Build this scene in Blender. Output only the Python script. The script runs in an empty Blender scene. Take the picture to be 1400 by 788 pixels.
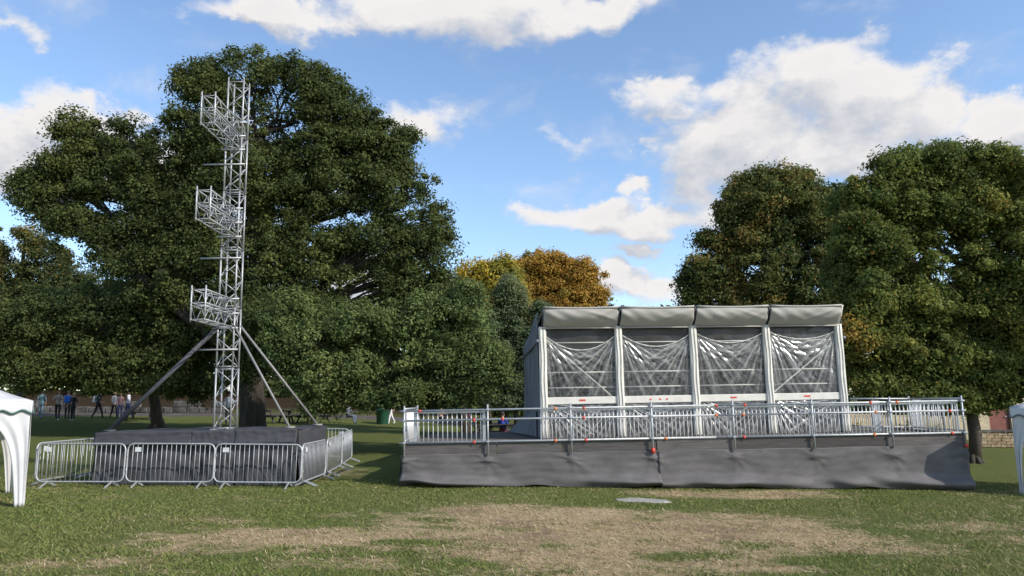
import bpy, bmesh, math, random
import numpy as np
from mathutils import Vector, Matrix

random.seed(7)
RNG = np.random.default_rng(7)
C = bpy.context.scene.collection
SC = bpy.context.scene

# ------------------------------------------------------------------ camera
CAM_Z = 1.9
PITCH, ROLL = math.atan(0.154), math.radians(-1.05)
CM = Matrix.Rotation(math.pi / 2 + PITCH, 3, 'X') @ Matrix.Rotation(ROLL, 3, 'Z')
cam = bpy.data.cameras.new('camera')
cam.sensor_width = 36
cam.lens = 36 * 1000 / 1400
cam.clip_end = 3000
co = bpy.data.objects.new('camera', cam)
co.matrix_world = Matrix.Translation((0, 0, CAM_Z)) @ CM.to_4x4()
C.objects.link(co)
SC.camera = co


def ray(x, y):
    return CM @ Vector(((x - 700) / 1000, -(y - 394) / 1000, -1))


def at(x, y, Y):
    """point of the photograph (x, y) at distance Y"""
    d = ray(x, y)
    return Vector((0, 0, CAM_Z)) + d * (Y / d.y)


# ------------------------------------------------------------------ light
SUN_EL = math.radians(33)
SUN_AZ = math.atan2(0.85, -0.50)
SUN = Vector((math.sin(SUN_AZ) * math.cos(SUN_EL), math.cos(SUN_AZ) * math.cos(SUN_EL), math.sin(SUN_EL)))
sl = bpy.data.lights.new('sun', 'SUN')
sl.energy = 2.9
sl.angle = math.radians(0.53)
sl.color = (1.0, 0.93, 0.82)
so = bpy.data.objects.new('sun', sl)
so.rotation_euler = SUN.to_track_quat('Z', 'Y').to_euler()
so.location = (60, -40, 60)
C.objects.link(so)

SC.view_settings.view_transform = 'Standard'
SC.view_settings.look = 'None'
SC.view_settings.exposure = 0.75
SC.view_settings.gamma = 1.0
SC.view_settings.use_curve_mapping = False


class N:
    """tiny node-tree helper"""

    def __init__(self, tree):
        self.t = tree
        self.t.nodes.clear()

    def new(self, typ, ins=None, **kw):
        n = self.t.nodes.new(typ)
        for k, v in kw.items():
            setattr(n, k, v)
        if ins:
            for k, v in ins.items():
                s = n.inputs[k]
                if isinstance(v, bpy.types.NodeSocket):
                    self.t.links.new(v, s)
                else:
                    s.default_value = v
        return n

    def math(self, op, a, b=0.0, c=None, clamp=False):
        n = self.new('ShaderNodeMath', {0: a, 1: b}, operation=op, use_clamp=clamp)
        if c is not None:
            if isinstance(c, bpy.types.NodeSocket):
                self.t.links.new(c, n.inputs[2])
            else:
                n.inputs[2].default_value = c
        return n.outputs[0]

    def vec(self, op, a, b=None, c=None):
        ins = {0: a}
        if b is not None:
            ins[1] = b
        if c is not None:
            ins[2] = c
        n = self.new('ShaderNodeVectorMath', ins, operation=op)
        return n.outputs['Value'] if op in ('LENGTH', 'DOT_PRODUCT') else n.outputs[0]

    def mix(self, f, a, b):
        n = self.new('ShaderNodeMix', data_type='RGBA')
        for i, v in ((0, f), (6, a), (7, b)):
            s = n.inputs[i]
            if isinstance(v, bpy.types.NodeSocket):
                self.t.links.new(v, s)
            else:
                s.default_value = v if i == 0 else (*v[:3], 1)
        return n.outputs[2]

    def noise(self, vec=None, scale=5.0, detail=4.0, rough=0.5, dist=0.0):
        ins = {'Scale': scale, 'Detail': detail, 'Roughness': rough, 'Distortion': dist}
        if vec is not None:
            ins['Vector'] = vec
        return self.new('ShaderNodeTexNoise', ins).outputs[0]

    def maprange(self, v, a, b, c=0.0, d=1.0, smooth=False):
        n = self.new('ShaderNodeMapRange', {0: v, 1: a, 2: b, 3: c, 4: d})
        if smooth:
            n.interpolation_type = 'SMOOTHSTEP'
        return n.outputs[0]


# cloud banks: centre (photo x, y), half-widths, strength; the directions are fixed in the world
CLOUDS = [(370, 18, 95, 45, 1.0), (300, 10, 60, 40, .6), (560, 8, 130, 62, .78), (690, 12, 130, 60, .85), (820, 5, 95, 38, .75),
          (1000, 2, 80, 22, .45), (25, 48, 45, 28, .62), (85, 165, 85, 62, 1.0), (160, 155, 60, 30, .8),
          (20, 235, 120, 75, 1.1), (180, 230, 120, 70, .8), (300, 240, 200, 80, .7), (578, 172, 52, 40, .85), (640, 150, 55, 35, .45), (610, 195, 60, 26, .45),
          (930, 128, 70, 34, .8), (1040, 130, 110, 62, .9), (1140, 95, 90, 55, .95), (1020, 180, 140, 80, .95),
          (1140, 170, 150, 90, 1.1), (1270, 165, 90, 60, .9), (1380, 165, 80, 50, .95), (1300, 230, 150, 70, 1.0), (980, 260, 90, 60, .85), (892, 189, 16, 16, .5),
          (868, 250, 36, 22, .75), (800, 290, 105, 34, .92), (900, 296, 110, 36, 1.0), (985, 285, 60, 40, .8),
          (884, 347, 48, 18, .78), (875, 402, 78, 36, 1.05), (960, 410, 80, 30, .8), (765, 197, 38, 14, .42), (500, 395, 90, 40, .9)]


def az_el(d):
    d = d.normalized()
    return math.atan2(d.x, d.y), math.asin(d.z)


banks = []
for x, y, rx, ry, s in CLOUDS:
    a0, e0 = az_el(ray(x, y))
    a1, _ = az_el(ray(x + rx, y))
    _, e1 = az_el(ray(x, y - ry))
    banks.append((a0, e0, abs(a1 - a0) * 1.15, abs(e1 - e0) * 1.15, s))
rr = random.Random(3)
for k in range(26):                              # the same broken cumulus goes on round the rest of the sky
    a = math.radians(rr.uniform(42, 318))
    a = a - 2 * math.pi if a > math.pi else a
    banks.append((a, math.radians(rr.uniform(4, 60)), rr.uniform(.10, .24), rr.uniform(.05, .11), rr.uniform(.7, 1.1)))

w = bpy.data.worlds.new('World')
SC.world = w
w.use_nodes = True
n = N(w.node_tree)
tc = n.new('ShaderNodeTexCoord').outputs['Generated']


def cloud_density(v):
    sp = n.new('ShaderNodeSeparateXYZ', {0: v}).outputs
    az = n.math('ARCTAN2', sp[0], sp[1])
    el = n.math('ARCSINE', sp[2])
    base = n.new('ShaderNodeCombineXYZ', {0: az, 1: el}).outputs[0]
    wn = n.new('ShaderNodeTexNoise', {'Vector': n.vec('MULTIPLY', v, (1, 1, 1.5)), 'Scale': 7.0, 'Detail': 8.0, 'Roughness': .6}).outputs[1]
    base = n.vec('ADD', base, n.vec('MULTIPLY_ADD', wn, (.26, .17, 0), (-.13, -.085, 0)))
    acc = None
    for a0, e0, ra, re, s in banks:
        q = n.vec('MULTIPLY_ADD', base, (1 / ra, 1 / re, 0), (-a0 / ra, -e0 / re, 0))
        d2 = n.vec('DOT_PRODUCT', q, q)
        f = n.math('MULTIPLY_ADD', d2, -s, s, clamp=True)
        acc = f if acc is None else n.math('SMOOTH_MAX', acc, f, 0.25)
    st = n.vec('MULTIPLY', v, (1.0, 1.0, 1.7))
    big = n.noise(st, 9.0, 9.0, 0.6, 0.2)
    wob = n.math('MULTIPLY_ADD', big, 2.3, -1.15)
    return n.math('ADD', acc, n.math('MULTIPLY', wob, n.math('MULTIPLY_ADD', acc, .55, .40)))


den = cloud_density(tc)
off = n.vec('ADD', tc, tuple(Vector((.35, -.05, .9)) * .035))
den2 = cloud_density(off)
alpha = n.maprange(den, .17, .80, 0, 1, True)
shade = n.maprange(n.math('SUBTRACT', den, n.math('MULTIPLY', den2, .9)), -.28, .38, 0, 1)
thick = n.maprange(den, .5, 1.5, 0, .35)
lum = n.math('SUBTRACT', shade, thick, clamp=True)
ccol = n.mix(lum, (.56, .59, .66), (.93, .90, .88))
sky = n.new('ShaderNodeTexSky', sky_type='NISHITA', sun_disc=False, sun_elevation=SUN_EL, sun_rotation=SUN_AZ,
            altitude=60, air_density=1.0, dust_density=0.6, ozone_density=2.6)
bg1 = n.new('ShaderNodeBackground', {0: sky.outputs[0], 1: 0.14})
bg2 = n.new('ShaderNodeBackground', {0: ccol, 1: 0.60})
mx = n.new('ShaderNodeMixShader', {0: alpha, 1: bg1.outputs[0], 2: bg2.outputs[0]})
n.new('ShaderNodeOutputWorld', {0: mx.outputs[0]})


# ------------------------------------------------------------------ helpers
def tag(o, label=None, cat=None, group=None, kind=None):
    for k, v in (('label', label), ('category', cat), ('group', group), ('kind', kind)):
        if v:
            o[k] = v
    return o


def thing(name, loc, label, cat, group=None, rz=0.0):
    o = bpy.data.objects.new(name, None)
    o.empty_display_size = 0.2
    o.location = loc
    o.rotation_euler = (0, 0, rz)
    C.objects.link(o)
    return tag(o, label, cat, group)


def world_loc(o):
    p = Vector((0, 0, 0))
    while o is not None:
        p = p + o.location
        o = o.parent
    return p


class MB:
    """collects shapes in world coordinates; build() links them as ONE mesh object"""

    def __init__(self):
        self.v, self.f, self.m = [], [], []
        self.mi = 0

    def add(self, vs, fs):
        b = len(self.v)
        self.v += [tuple(p) for p in vs]
        self.f += [tuple(b + i for i in f) for f in fs]
        self.m += [self.mi] * len(fs)
        return self

    def box(self, c, s, R=None):
        c = Vector(c)
        hs = Vector(s) / 2
        vs = []
        for dz in (-1, 1):
            for dx, dy in ((-1, -1), (1, -1), (1, 1), (-1, 1)):
                p = Vector((dx * hs.x, dy * hs.y, dz * hs.z))
                vs.append(c + (R @ p if R else p))
        return self.add(vs, [(3, 2, 1, 0), (4, 5, 6, 7), (0, 1, 5, 4), (1, 2, 6, 5), (2, 3, 7, 6), (3, 0, 4, 7)])

    def beam(self, p0, p1, wd, ht, up=(0, 0, 1)):
        p0, p1 = Vector(p0), Vector(p1)
        d = (p1 - p0).normalized()
        s = d.cross(Vector(up))
        if s.length < 1e-4:
            s = d.cross(Vector((1, 0, 0)))
        s.normalize()
        u = s.cross(d)
        vs = []
        for p in (p0, p1):
            for a, b in ((-1, -1), (1, -1), (1, 1), (-1, 1)):
                vs.append(p + s * a * wd / 2 + u * b * ht / 2)
        return self.add(vs, [(0, 1, 2, 3), (7, 6, 5, 4), (0, 4, 5, 1), (1, 5, 6, 2), (2, 6, 7, 3), (3, 7, 4, 0)])

    def path(self, pts, rs, nn=8, closed=False, cap=True):
        pts = [Vector(p) for p in pts]
        k = len(pts)
        if not hasattr(rs, '__len__'):
            rs = [rs] * k
        b = len(self.v)
        prev = None
        for i, p in enumerate(pts):
            if closed:
                t = pts[(i + 1) % k] - pts[i - 1]
            else:
                t = pts[min(i + 1, k - 1)] - pts[max(i - 1, 0)]
            t.normalize()
            if prev is None:
                s = t.cross(Vector((0, 0, 1)))
                if s.length < 1e-3:
                    s = t.cross(Vector((1, 0, 0)))
            else:
                s = prev - t * prev.dot(t)
            s.normalize()
            prev = s
            u = t.cross(s)
            for j in range(nn):
                a = 2 * math.pi * j / nn
                self.v.append(tuple(p + (s * math.cos(a) + u * math.sin(a)) * rs[i]))
        segs = k if closed else k - 1
        for i in range(segs):
            for j in range(nn):
                a, c = b + i * nn, b + ((i + 1) % k) * nn
                self.f.append((a + j, a + (j + 1) % nn, c + (j + 1) % nn, c + j))
                self.m.append(self.mi)
        if cap and not closed:
            self.f.append(tuple(b + j for j in reversed(range(nn))))
            self.f.append(tuple(b + (k - 1) * nn + j for j in range(nn)))
            self.m += [self.mi] * 2
        return self

    def tube(self, p0, p1, r, nn=8, r1=None):
        return self.path([p0, p1], [r, r if r1 is None else r1], nn)

    def grid(self, fn, nu, nv, closed_u=False):
        vs = [fn(i / nu, j / nv) for j in range(nv + 1) for i in range(nu + 1)]
        fs = []
        for j in range(nv):
            for i in range(nu):
                a = j * (nu + 1) + i
                fs.append((a, a + 1, a + nu + 2, a + nu + 1))
        return self.add(vs, fs)

    def blob(self, c, r, nu=12, nv=8):
        c, r = Vector(c), Vector(r)
        return self.grid(lambda u, v: c + Vector((r.x * math.sin(math.pi * v) * math.cos(2 * math.pi * u),
                                                  r.y * math.sin(math.pi * v) * math.sin(2 * math.pi * u),
                                                  r.z * math.cos(math.pi * v))), nu, nv)

    def build(self, name, mat, parent=None, smooth=False):
        o0 = world_loc(parent)
        me = bpy.data.meshes.new(name)
        me.from_pydata([(p[0] - o0.x, p[1] - o0.y, p[2] - o0.z) for p in self.v], [], self.f)
        for mm in (mat if isinstance(mat, (list, tuple)) else [mat]):
            me.materials.append(mm)
        if isinstance(mat, (list, tuple)):
            me.polygons.foreach_set('material_index', self.m)
        if smooth:
            me.polygons.foreach_set('use_smooth', [True] * len(self.f))
        me.update()
        o = bpy.data.objects.new(name, me)
        o.parent = parent
        C.objects.link(o)
        return o


def clone(o, parent=None, loc=None, name=None):
    c = o.copy()
    if name:
        c.name = name
    C.objects.link(c)
    c.parent = parent if parent is not None else o.parent
    if loc is not None:
        c.location = loc
    return c


def copy_tree(o, parent=None):
    c = o.copy()
    C.objects.link(c)
    c.parent = parent
    for ch in list(o.children):
        copy_tree(ch, c)
    return c


def solidify(o, t):
    m = o.modifiers.new('thickness', 'SOLIDIFY')
    m.thickness = t
    m.offset = 0
    return o


def bevel(o, wd=.01, seg=2):
    m = o.modifiers.new('bevel', 'BEVEL')
    m.width = wd
    m.segments = seg
    return o


def mat(name, col, rough=.7, metal=0.0, var=0.15, scale=6.0, bump=0.0, bscale=60.0, col2=None, stretch=(1, 1, 1), fine=None, spec=.5):
    m = bpy.data.materials.new(name)
    m.use_nodes = True
    k = N(m.node_tree)
    tcn = k.new('ShaderNodeTexCoord').outputs['Object']
    geo = k.new('ShaderNodeNewGeometry').outputs['Position']
    v = k.vec('MULTIPLY', geo, stretch)
    f = k.noise(v, scale, 6, .6)
    f = k.maprange(f, .3, .7, 0, 1)
    c2 = col2 or tuple(min(1, c * (1 - 2 * var)) for c in col)
    c1 = tuple(min(1, c * (1 + var)) for c in col)
    cc = k.mix(f, c1, c2)
    if fine:
        ff = k.maprange(k.noise(v, fine, 3, .6), .35, .65, 0, 1)
        cc = k.mix(k.math('MULTIPLY', ff, .45), cc, tuple(c * .55 for c in col))
    b = k.new('ShaderNodeBsdfPrincipled', {'Base Color': cc, 'Roughness': rough, 'Metallic': metal, 'Specular IOR Level': spec})
    if bump:
        bn = k.new('ShaderNodeBump', {'Strength': bump, 'Distance': .02, 'Height': k.noise(v, bscale, 4, .6)})
        k.t.links.new(bn.outputs[0], b.inputs['Normal'])
    k.new('ShaderNodeOutputMaterial', {0: b.outputs[0]})
    return m


# numpy value noise -------------------------------------------------
_T = np.random.default_rng(11).random((64, 64, 64)).astype(np.float32)


def vnoise(P):
    P = np.asarray(P, np.float64)
    i = np.floor(P).astype(int)
    f = P - i
    f = f * f * (3 - 2 * f)
    i &= 63
    j = (i + 1) & 63
    x0, y0, z0 = i.T
    x1, y1, z1 = j.T
    fx, fy, fz = f.T
    a = _T[x0, y0, z0] * (1 - fx) + _T[x1, y0, z0] * fx
    b = _T[x0, y1, z0] * (1 - fx) + _T[x1, y1, z0] * fx
    c = _T[x0, y0, z1] * (1 - fx) + _T[x1, y0, z1] * fx
    d = _T[x0, y1, z1] * (1 - fx) + _T[x1, y1, z1] * fx
    return (a * (1 - fy) + b * fy) * (1 - fz) + (c * (1 - fy) + d * fy) * fz


def fbm(P, octaves=4):
    s, a, t = 0, .5, 0
    P = np.array(P, float)
    for k in range(octaves):
        s = s + a * vnoise(P)
        t += a
        P = P * 2.03 + 17.3
        a *= .5
    return s / t


def fb2(X, Y, sc, o=4, z=0.5):
    X = np.ravel(X)
    Y = np.ravel(Y)
    return fbm(np.stack([X * sc, Y * sc, np.full(X.shape, z)], 1), o)


# ------------------------------------------------------------------ materials
GALV = mat('galvanised_steel', (.46, .48, .50), .5, .45, .12, 9, .15, 120)
ALU = mat('aluminium_tube', (.42, .43, .44), .48, .45, .10, 14, .12, 150, fine=40)
BALU = mat('pale_zinc_bar', (.60, .61, .62), .55, .2, .08, 9)
STRUT = mat('grey_strut', (.24, .235, .23), .6, .2, .12, 9)
DARKPOLE = mat('dull_steel_pole', (.065, .068, .08), .8, 0, .15, 12)
WHITEMETAL = mat('white_coated_frame', (.66, .64, .58), .5, 0, .06, 5, .1, 50)
GREYCLOTH = mat('grey_canvas', (.36, .345, .315), .7, 0, .05, 1.5, .12, 90)
SIDECLOTH = mat('blue_grey_canvas', (.17, .185, .21), .7, 0, .12, 1.8, .2, 80)
SKIRT = mat('woven_dark_mesh_cloth', (.135, .127, .126), .85, 0, .20, .9, .25, 260, stretch=(1, 1, 2.5), fine=3)
SKIRT2 = mat('dark_platform_cloth', (.054, .055, .064), .75, 0, .14, 1.1, .25, 200, stretch=(1, 1, 4), fine=6)
# boards
BOARD = mat('weathered_dark_board', (.085, .078, .076), .8, 0, .25, 3, .3, 60, stretch=(.6, 1, 8), fine=14)
DECK = mat('deck_ply', (.13, .115, .10), .85, 0, .2, 3, .2, 50)
REDTAPE = mat('red_tape', (.62, .06, .035), .5, 0, .1, 10)
ORANGETAPE = mat('orange_tape', (.65, .17, .03), .5, 0, .1, 10)
WHITECLOTH = mat('white_pvc_cloth', (.52, .525, .54), .6, 0, .06, 2.0, .15, 14)
GREENTRIM = mat('dark_green_trim', (.02, .09, .07), .6, 0, .1, 10)
NAVYTRIM = mat('dark_blue_grey_trim', (.10, .12, .16), .6, 0, .1, 10)
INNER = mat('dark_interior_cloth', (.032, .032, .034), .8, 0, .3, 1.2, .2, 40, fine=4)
BLACK = mat('black_rubber', (.02, .02, .022), .6, 0, .1, 10)
BARK = mat('rough_bark', (.085, .068, .05), .95, 0, .35, 5, 1.0, 24, stretch=(1, 1, .25), fine=16)
BARKDARK = mat('dark_bark', (.045, .038, .03), .95, 0, .35, 5, 1.0, 24, stretch=(1, 1, .25), fine=16)
STONE = mat('pale_grey_stone', (.12, .117, .112), .9, 0, .45, 2.2, .6, 30, fine=12)
CONC = mat('pale_concrete', (.36, .345, .32), .9, 0, .15, 3, .3, 60, fine=20)
WOODDARK = mat('dark_stained_timber', (.035, .03, .028), .7, 0, .3, 4, .3, 40, stretch=(3, 3, .6))
BINGREEN = mat('green_bin_plastic', (.015, .075, .045), .5, 0, .1, 5)
RENDERWALL = mat('cream_render_wall', (.62, .52, .36), .9, 0, .15, 1.5, .2, 30, fine=9)
REDDOOR = mat('dull_red_paint', (.20, .06, .045), .6, 0, .15, 4)
GLASSDARK = mat('dark_window_glass', (.03, .035, .04), .12, 0, .1, 3)
BRICK = mat('sandy_brick', (.36, .27, .17), .9, 0, .25, 5, .4, 40, fine=12)
BRICK2 = mat('pale_brick', (.44, .36, .25), .9, 0, .25, 5, .4, 40, fine=12)
SLATE = mat('grey_slate', (.13, .13, .14), .8, 0, .2, 3, .3, 30)
PATHM = mat('gritty_path', (.095, .078, .066), .95, 0, .2, 1.0, .5, 60, fine=10)


def clear_sheet_material():
    m = bpy.data.materials.new('clear_pvc_sheet')
    m.use_nodes = True
    k = N(m.node_tree)
    pos = k.new('ShaderNodeNewGeometry').outputs['Position']
    v = k.vec('MULTIPLY', pos, (1, 1, .7))
    nz = k.noise(v, 7, 5, .6, 1.2)
    nz2 = k.noise(pos, 26, 3, .6, .6)
    h = k.math('ADD', nz, k.math('MULTIPLY', nz2, .25))
    bn = k.new('ShaderNodeBump', {'Strength': .30, 'Distance': .03, 'Height': h}).outputs[0]
    tr = k.new('ShaderNodeBsdfTransparent', {0: (.86, .87, .87, 1)})
    gl = k.new('ShaderNodeBsdfGlossy', {0: (1, 1, 1, 1), 'Roughness': .34, 'Normal': bn})
    df = k.new('ShaderNodeBsdfDiffuse', {0: (.75, .75, .74, 1), 'Normal': bn})
    tl = k.new('ShaderNodeBsdfTranslucent', {0: (.75, .75, .74, 1)})
    fr = k.new('ShaderNodeFresnel', {'IOR': 1.55, 'Normal': bn}).outputs[0]
    glint_ = k.new('ShaderNodeAttribute', attribute_name='fold_glint').outputs['Fac']
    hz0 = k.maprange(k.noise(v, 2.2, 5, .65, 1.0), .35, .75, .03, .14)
    hz = k.math('MULTIPLY_ADD', glint_, .40, hz0, clamp=True)  # whitish streaks painted along the folds stand in for sky reflections
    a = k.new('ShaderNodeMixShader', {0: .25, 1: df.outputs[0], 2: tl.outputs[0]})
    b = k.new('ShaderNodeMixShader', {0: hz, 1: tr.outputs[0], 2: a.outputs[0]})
    c = k.new('ShaderNodeMixShader', {0: k.math('MULTIPLY_ADD', fr, .52, .0, clamp=True), 1: b.outputs[0], 2: gl.outputs[0]})
    k.new('ShaderNodeOutputMaterial', {0: c.outputs[0]})
    return m


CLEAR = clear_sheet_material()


HEM = mat('cloudy_pvc_hem', (.50, .50, .48), .4, 0, .2, 9)


def leaf_material(name, trans=.3):
    m = bpy.data.materials.new(name)
    m.use_nodes = True
    k = N(m.node_tree)
    at_ = k.new('ShaderNodeAttribute', attribute_name='leaf_colour').outputs['Color']
    d = k.new('ShaderNodeBsdfPrincipled', {'Base Color': at_, 'Roughness': .6, 'Specular IOR Level': .12})
    t = k.new('ShaderNodeBsdfTranslucent', {0: at_})
    mxs = k.new('ShaderNodeMixShader', {0: trans, 1: d.outputs[0], 2: t.outputs[0]})
    k.new('ShaderNodeOutputMaterial', {0: mxs.outputs[0]})
    return m


LEAF = leaf_material('foliage_leaf', .42)
BLADE = leaf_material('grass_blade', .25)


# ------------------------------------------------------------------ ground
def sstep(a, b, x):
    t = np.clip((x - a) / (b - a), 0, 1)
    return t * t * (3 - 2 * t)


def gz(X, Y):
    X = np.asarray(X, float)
    Y = np.asarray(Y, float)
    Xc = np.clip(X, -40, 40)
    z = -.25 - .024 * Xc + .60 * sstep(20, 38, Y) + .35 * sstep(44, 50, Y) * sstep(4, -10, X) + 1.6 * sstep(50, 62, Y) * sstep(2, -14, X)
    z = z + .05 * (np.sin(X * .7 + 1) * np.sin(Y * .5) * .5) + .25 * sstep(-2, -16, X) * sstep(25, 45, Y)
    return z


def G(X, Y):
    return float(gz(X, Y))


def ground_pt(x, y):
    """where the photograph's pixel (x, y) meets the lawn"""
    d = ray(x, y)
    t = 1.0
    for _ in range(4000):
        p = Vector((0, 0, CAM_Z)) + d * t
        if p.z <= G(p.x, p.y):
            return p
        t += .02
    return p


PATCH = []      # worn straw patches of the lawn (centre, half-widths in metres)
for x, y, rx, ry, s in [(420, 737, 230, 16, .95), (330, 748, 150, 10, .8), (500, 705, 70, 7, .7), (690, 706, 190, 15, 1.05), (840, 735, 260, 24, 1.0),
                        (800, 765, 230, 26, 1.1), (640, 735, 130, 14, .7), (1010, 712, 140, 12, .85), (1080, 735, 140, 16, 1.0), (760, 790, 170, 14, .9),
                        (1180, 745, 120, 14, .7), (480, 770, 160, 10, .55), (120, 770, 120, 8, .45), (300, 712, 60, 5, .5), (1000, 676, 160, 6, .8), (460, 652, 60, 12, .45), (960, 782, 160, 10, .8),
                        (1320, 722, 110, 8, .5), (1385, 740, 60, 10, .55)]:
    c = ground_pt(x, y)
    top = ground_pt(x, y - ry)
    PATCH.append((c.x, c.y, rx * c.y / 1000, max(top.y - c.y, .25), s))
LUSH = []
for x, y, rx, ry, s in [(565, 742, 70, 6, .9), (590, 712, 45, 5, .6), (1020, 745, 60, 7, .7), (760, 748, 30, 6, .6), (930, 762, 80, 8, .7), (640, 770, 90, 9, .6), (700, 725, 40, 4, .5),
                        (1130, 770, 60, 8, .7), (900, 690, 200, 4, .7)]:
    c = ground_pt(x, y)
    top = ground_pt(x, y - ry)
    LUSH.append((c.x, c.y, rx * c.y / 1000, max(top.y - c.y, .2), s))


def dryness(X, Y):
    X = np.ravel(X)
    Y = np.ravel(Y)
    d = np.zeros(X.shape)
    for cx, cy, rx, ry, s in PATCH:
        q = ((X - cx) / rx) ** 2 + ((Y - cy) / ry) ** 2
        d = np.maximum(d, s * np.clip(1.25 - .85 * q, 0, 1))
    for cx, cy, rx, ry, s in LUSH:
        q = ((X - cx) / rx) ** 2 + ((Y - cy) / ry) ** 2
        d = d - s * np.clip(1.1 - q, 0, 1)
    nz = fb2(X, Y, .55, 5) - .5
    nz2 = fb2(X, Y, 2.6, 4, 3.3) - .5
    nz3 = fb2(X * .55, Y * 1.4, 6.5, 3, 5.1) - .5
    return np.clip(d * .92 + nz * 1.3 + nz2 * 1.1 + nz3 * .7 - .04, 0, 1.2)


def axis(lo, hi, step, far, n_):
    mid = np.arange(lo, hi + 1e-6, step)
    g1 = np.geomspace(step * 2, far, n_)
    return np.concatenate([(lo - g1)[::-1], mid, hi + g1])


xs = axis(-15, 15, .11, 500, 34)
ys = axis(5, 24, .11, 900, 40)
ys = ys[ys > -300]
GX, GY = np.meshgrid(xs, ys)
GZ = gz(GX, GY) + (fb2(GX, GY, 1.3, 3).reshape(GX.shape) - .5) * .05
nv, nu = GX.shape
vid = np.arange(nu * nv).reshape(nv, nu)
quads = np.stack([vid[:-1, :-1], vid[:-1, 1:], vid[1:, 1:], vid[1:, :-1]], -1).reshape(-1, 4)
me = bpy.data.meshes.new('lawn')
me.vertices.add(nu * nv)
me.vertices.foreach_set('co', np.stack([GX, GY, GZ], -1).astype(np.float32).ravel())
me.loops.add(quads.size)
me.loops.foreach_set('vertex_index', quads.astype(np.int32).ravel())
me.polygons.add(len(quads))
me.polygons.foreach_set('loop_start', np.arange(0, quads.size, 4, dtype=np.int32))
me.polygons.foreach_set('use_smooth', np.ones(len(quads), bool))
me.update()
dr = dryness(GX, GY)
fade = 1 - sstep(22, 26, GY.ravel())
bank = sstep(51, 54, GY.ravel()) * sstep(0, -8, GX.ravel())
wear = np.clip(dr * fade, 0, 1)
soil = np.clip((fb2(GX, GY, .9, 4, 7.7) - .52) * 6, 0, 1) * np.clip(dr - .5, 0, 1) * 1.6 * fade
col = np.stack([wear, np.clip(soil, 0, 1), bank, np.ones_like(wear)], 1).astype(np.float32)
ca = me.color_attributes.new('wear', 'FLOAT_COLOR', 'POINT')
ca.data.foreach_set('color', col.ravel())


def lawn_material():
    m = bpy.data.materials.new('worn_lawn')
    m.use_nodes = True
    k = N(m.node_tree)
    pos = k.new('ShaderNodeNewGeometry').outputs['Position']
    a = k.new('ShaderNodeSeparateColor', {0: k.new('ShaderNodeAttribute', attribute_name='wear').outputs['Color']}).outputs
    n1 = k.maprange(k.noise(pos, .35, 5, .6), .35, .65)
    n2 = k.maprange(k.noise(pos, 9, 6, .7), .3, .7)
    n3 = k.maprange(k.noise(pos, 45, 4, .7), .3, .7)
    g = k.mix(n1, (.150, .170, .046), (.115, .155, .042))
    g = k.mix(k.math('MULTIPLY', n2, .55), g, (.165, .165, .060))
    g = k.mix(k.math('MULTIPLY', n3, .35), g, (.055, .08, .022))
    s = k.mix(n2, (.60, .46, .285), (.47, .35, .205))
    s = k.mix(k.math('MULTIPLY', n3, .4), s, (.58, .47, .31))
    n4 = k.maprange(k.noise(k.vec('MULTIPLY', pos, (.6, 1.5, 1)), 4.5, 6, .65), .3, .7)
    w_ = k.maprange(k.math('ADD', a[0], k.math('ADD', k.math('MULTIPLY_ADD', n3, .36, -.18), k.math('MULTIPLY_ADD', n4, .5, -.25))), .12, .95, 0, 1, True)
    c = k.mix(w_, g, s)
    so_ = k.math('MULTIPLY', a[1], k.maprange(n2, 0, 1, .5, 1))
    c = k.mix(so_, c, (.26, .18, .125))
    lit = k.mix(n2, (.06, .036, .022), (.032, .024, .016))
    c = k.mix(a[2], c, lit)
    bn = k.new('ShaderNodeBump', {'Strength': .8, 'Distance': .04, 'Height': k.math('ADD', n3, n2)}).outputs[0]
    b = k.new('ShaderNodeBsdfPrincipled', {'Base Color': c, 'Roughness': .95, 'Specular IOR Level': .1, 'Normal': bn})
    k.new('ShaderNodeOutputMaterial', {0: b.outputs[0]})
    return m


me.materials.append(lawn_material())
lawn = bpy.data.objects.new('lawn', me)
C.objects.link(lawn)
tag(lawn, kind='structure')


def quads_mesh(name, P, cols, material, parent=None, attr='leaf_colour', per=4):
    """P (n, per, 3) points, one face each; cols (n, 3)"""
    k = len(P)
    me = bpy.data.meshes.new(name)
    me.vertices.add(k * per)
    o0 = np.array(world_loc(parent))
    me.vertices.foreach_set('co', (P - o0).astype(np.float32).ravel())
    me.loops.add(k * per)
    me.loops.foreach_set('vertex_index', np.arange(k * per, dtype=np.int32))
    me.polygons.add(k)
    me.polygons.foreach_set('loop_start', np.arange(0, k * per, per, dtype=np.int32))
    me.update()
    c4 = np.ones((k, per, 4), np.float32)
    c4[:, :, :3] = cols[:, None, :]
    a = me.color_attributes.new(attr, 'FLOAT_COLOR', 'POINT')
    a.data.foreach_set('color', c4.ravel())
    me.materials.append(material)
    o = bpy.data.objects.new(name, me)
    o.parent = parent
    C.objects.link(o)
    return o


def scatter_lawn(n_, power=1.6):
    # denser towards the camera, inside a wedge wider than the view
    u = RNG.random(n_)
    Y = 5.2 + (20.5 - 5.2) * u ** power
    X = (RNG.random(n_) * 2 - 1) * (Y * .86 + 1.2)
    return X, Y


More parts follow.
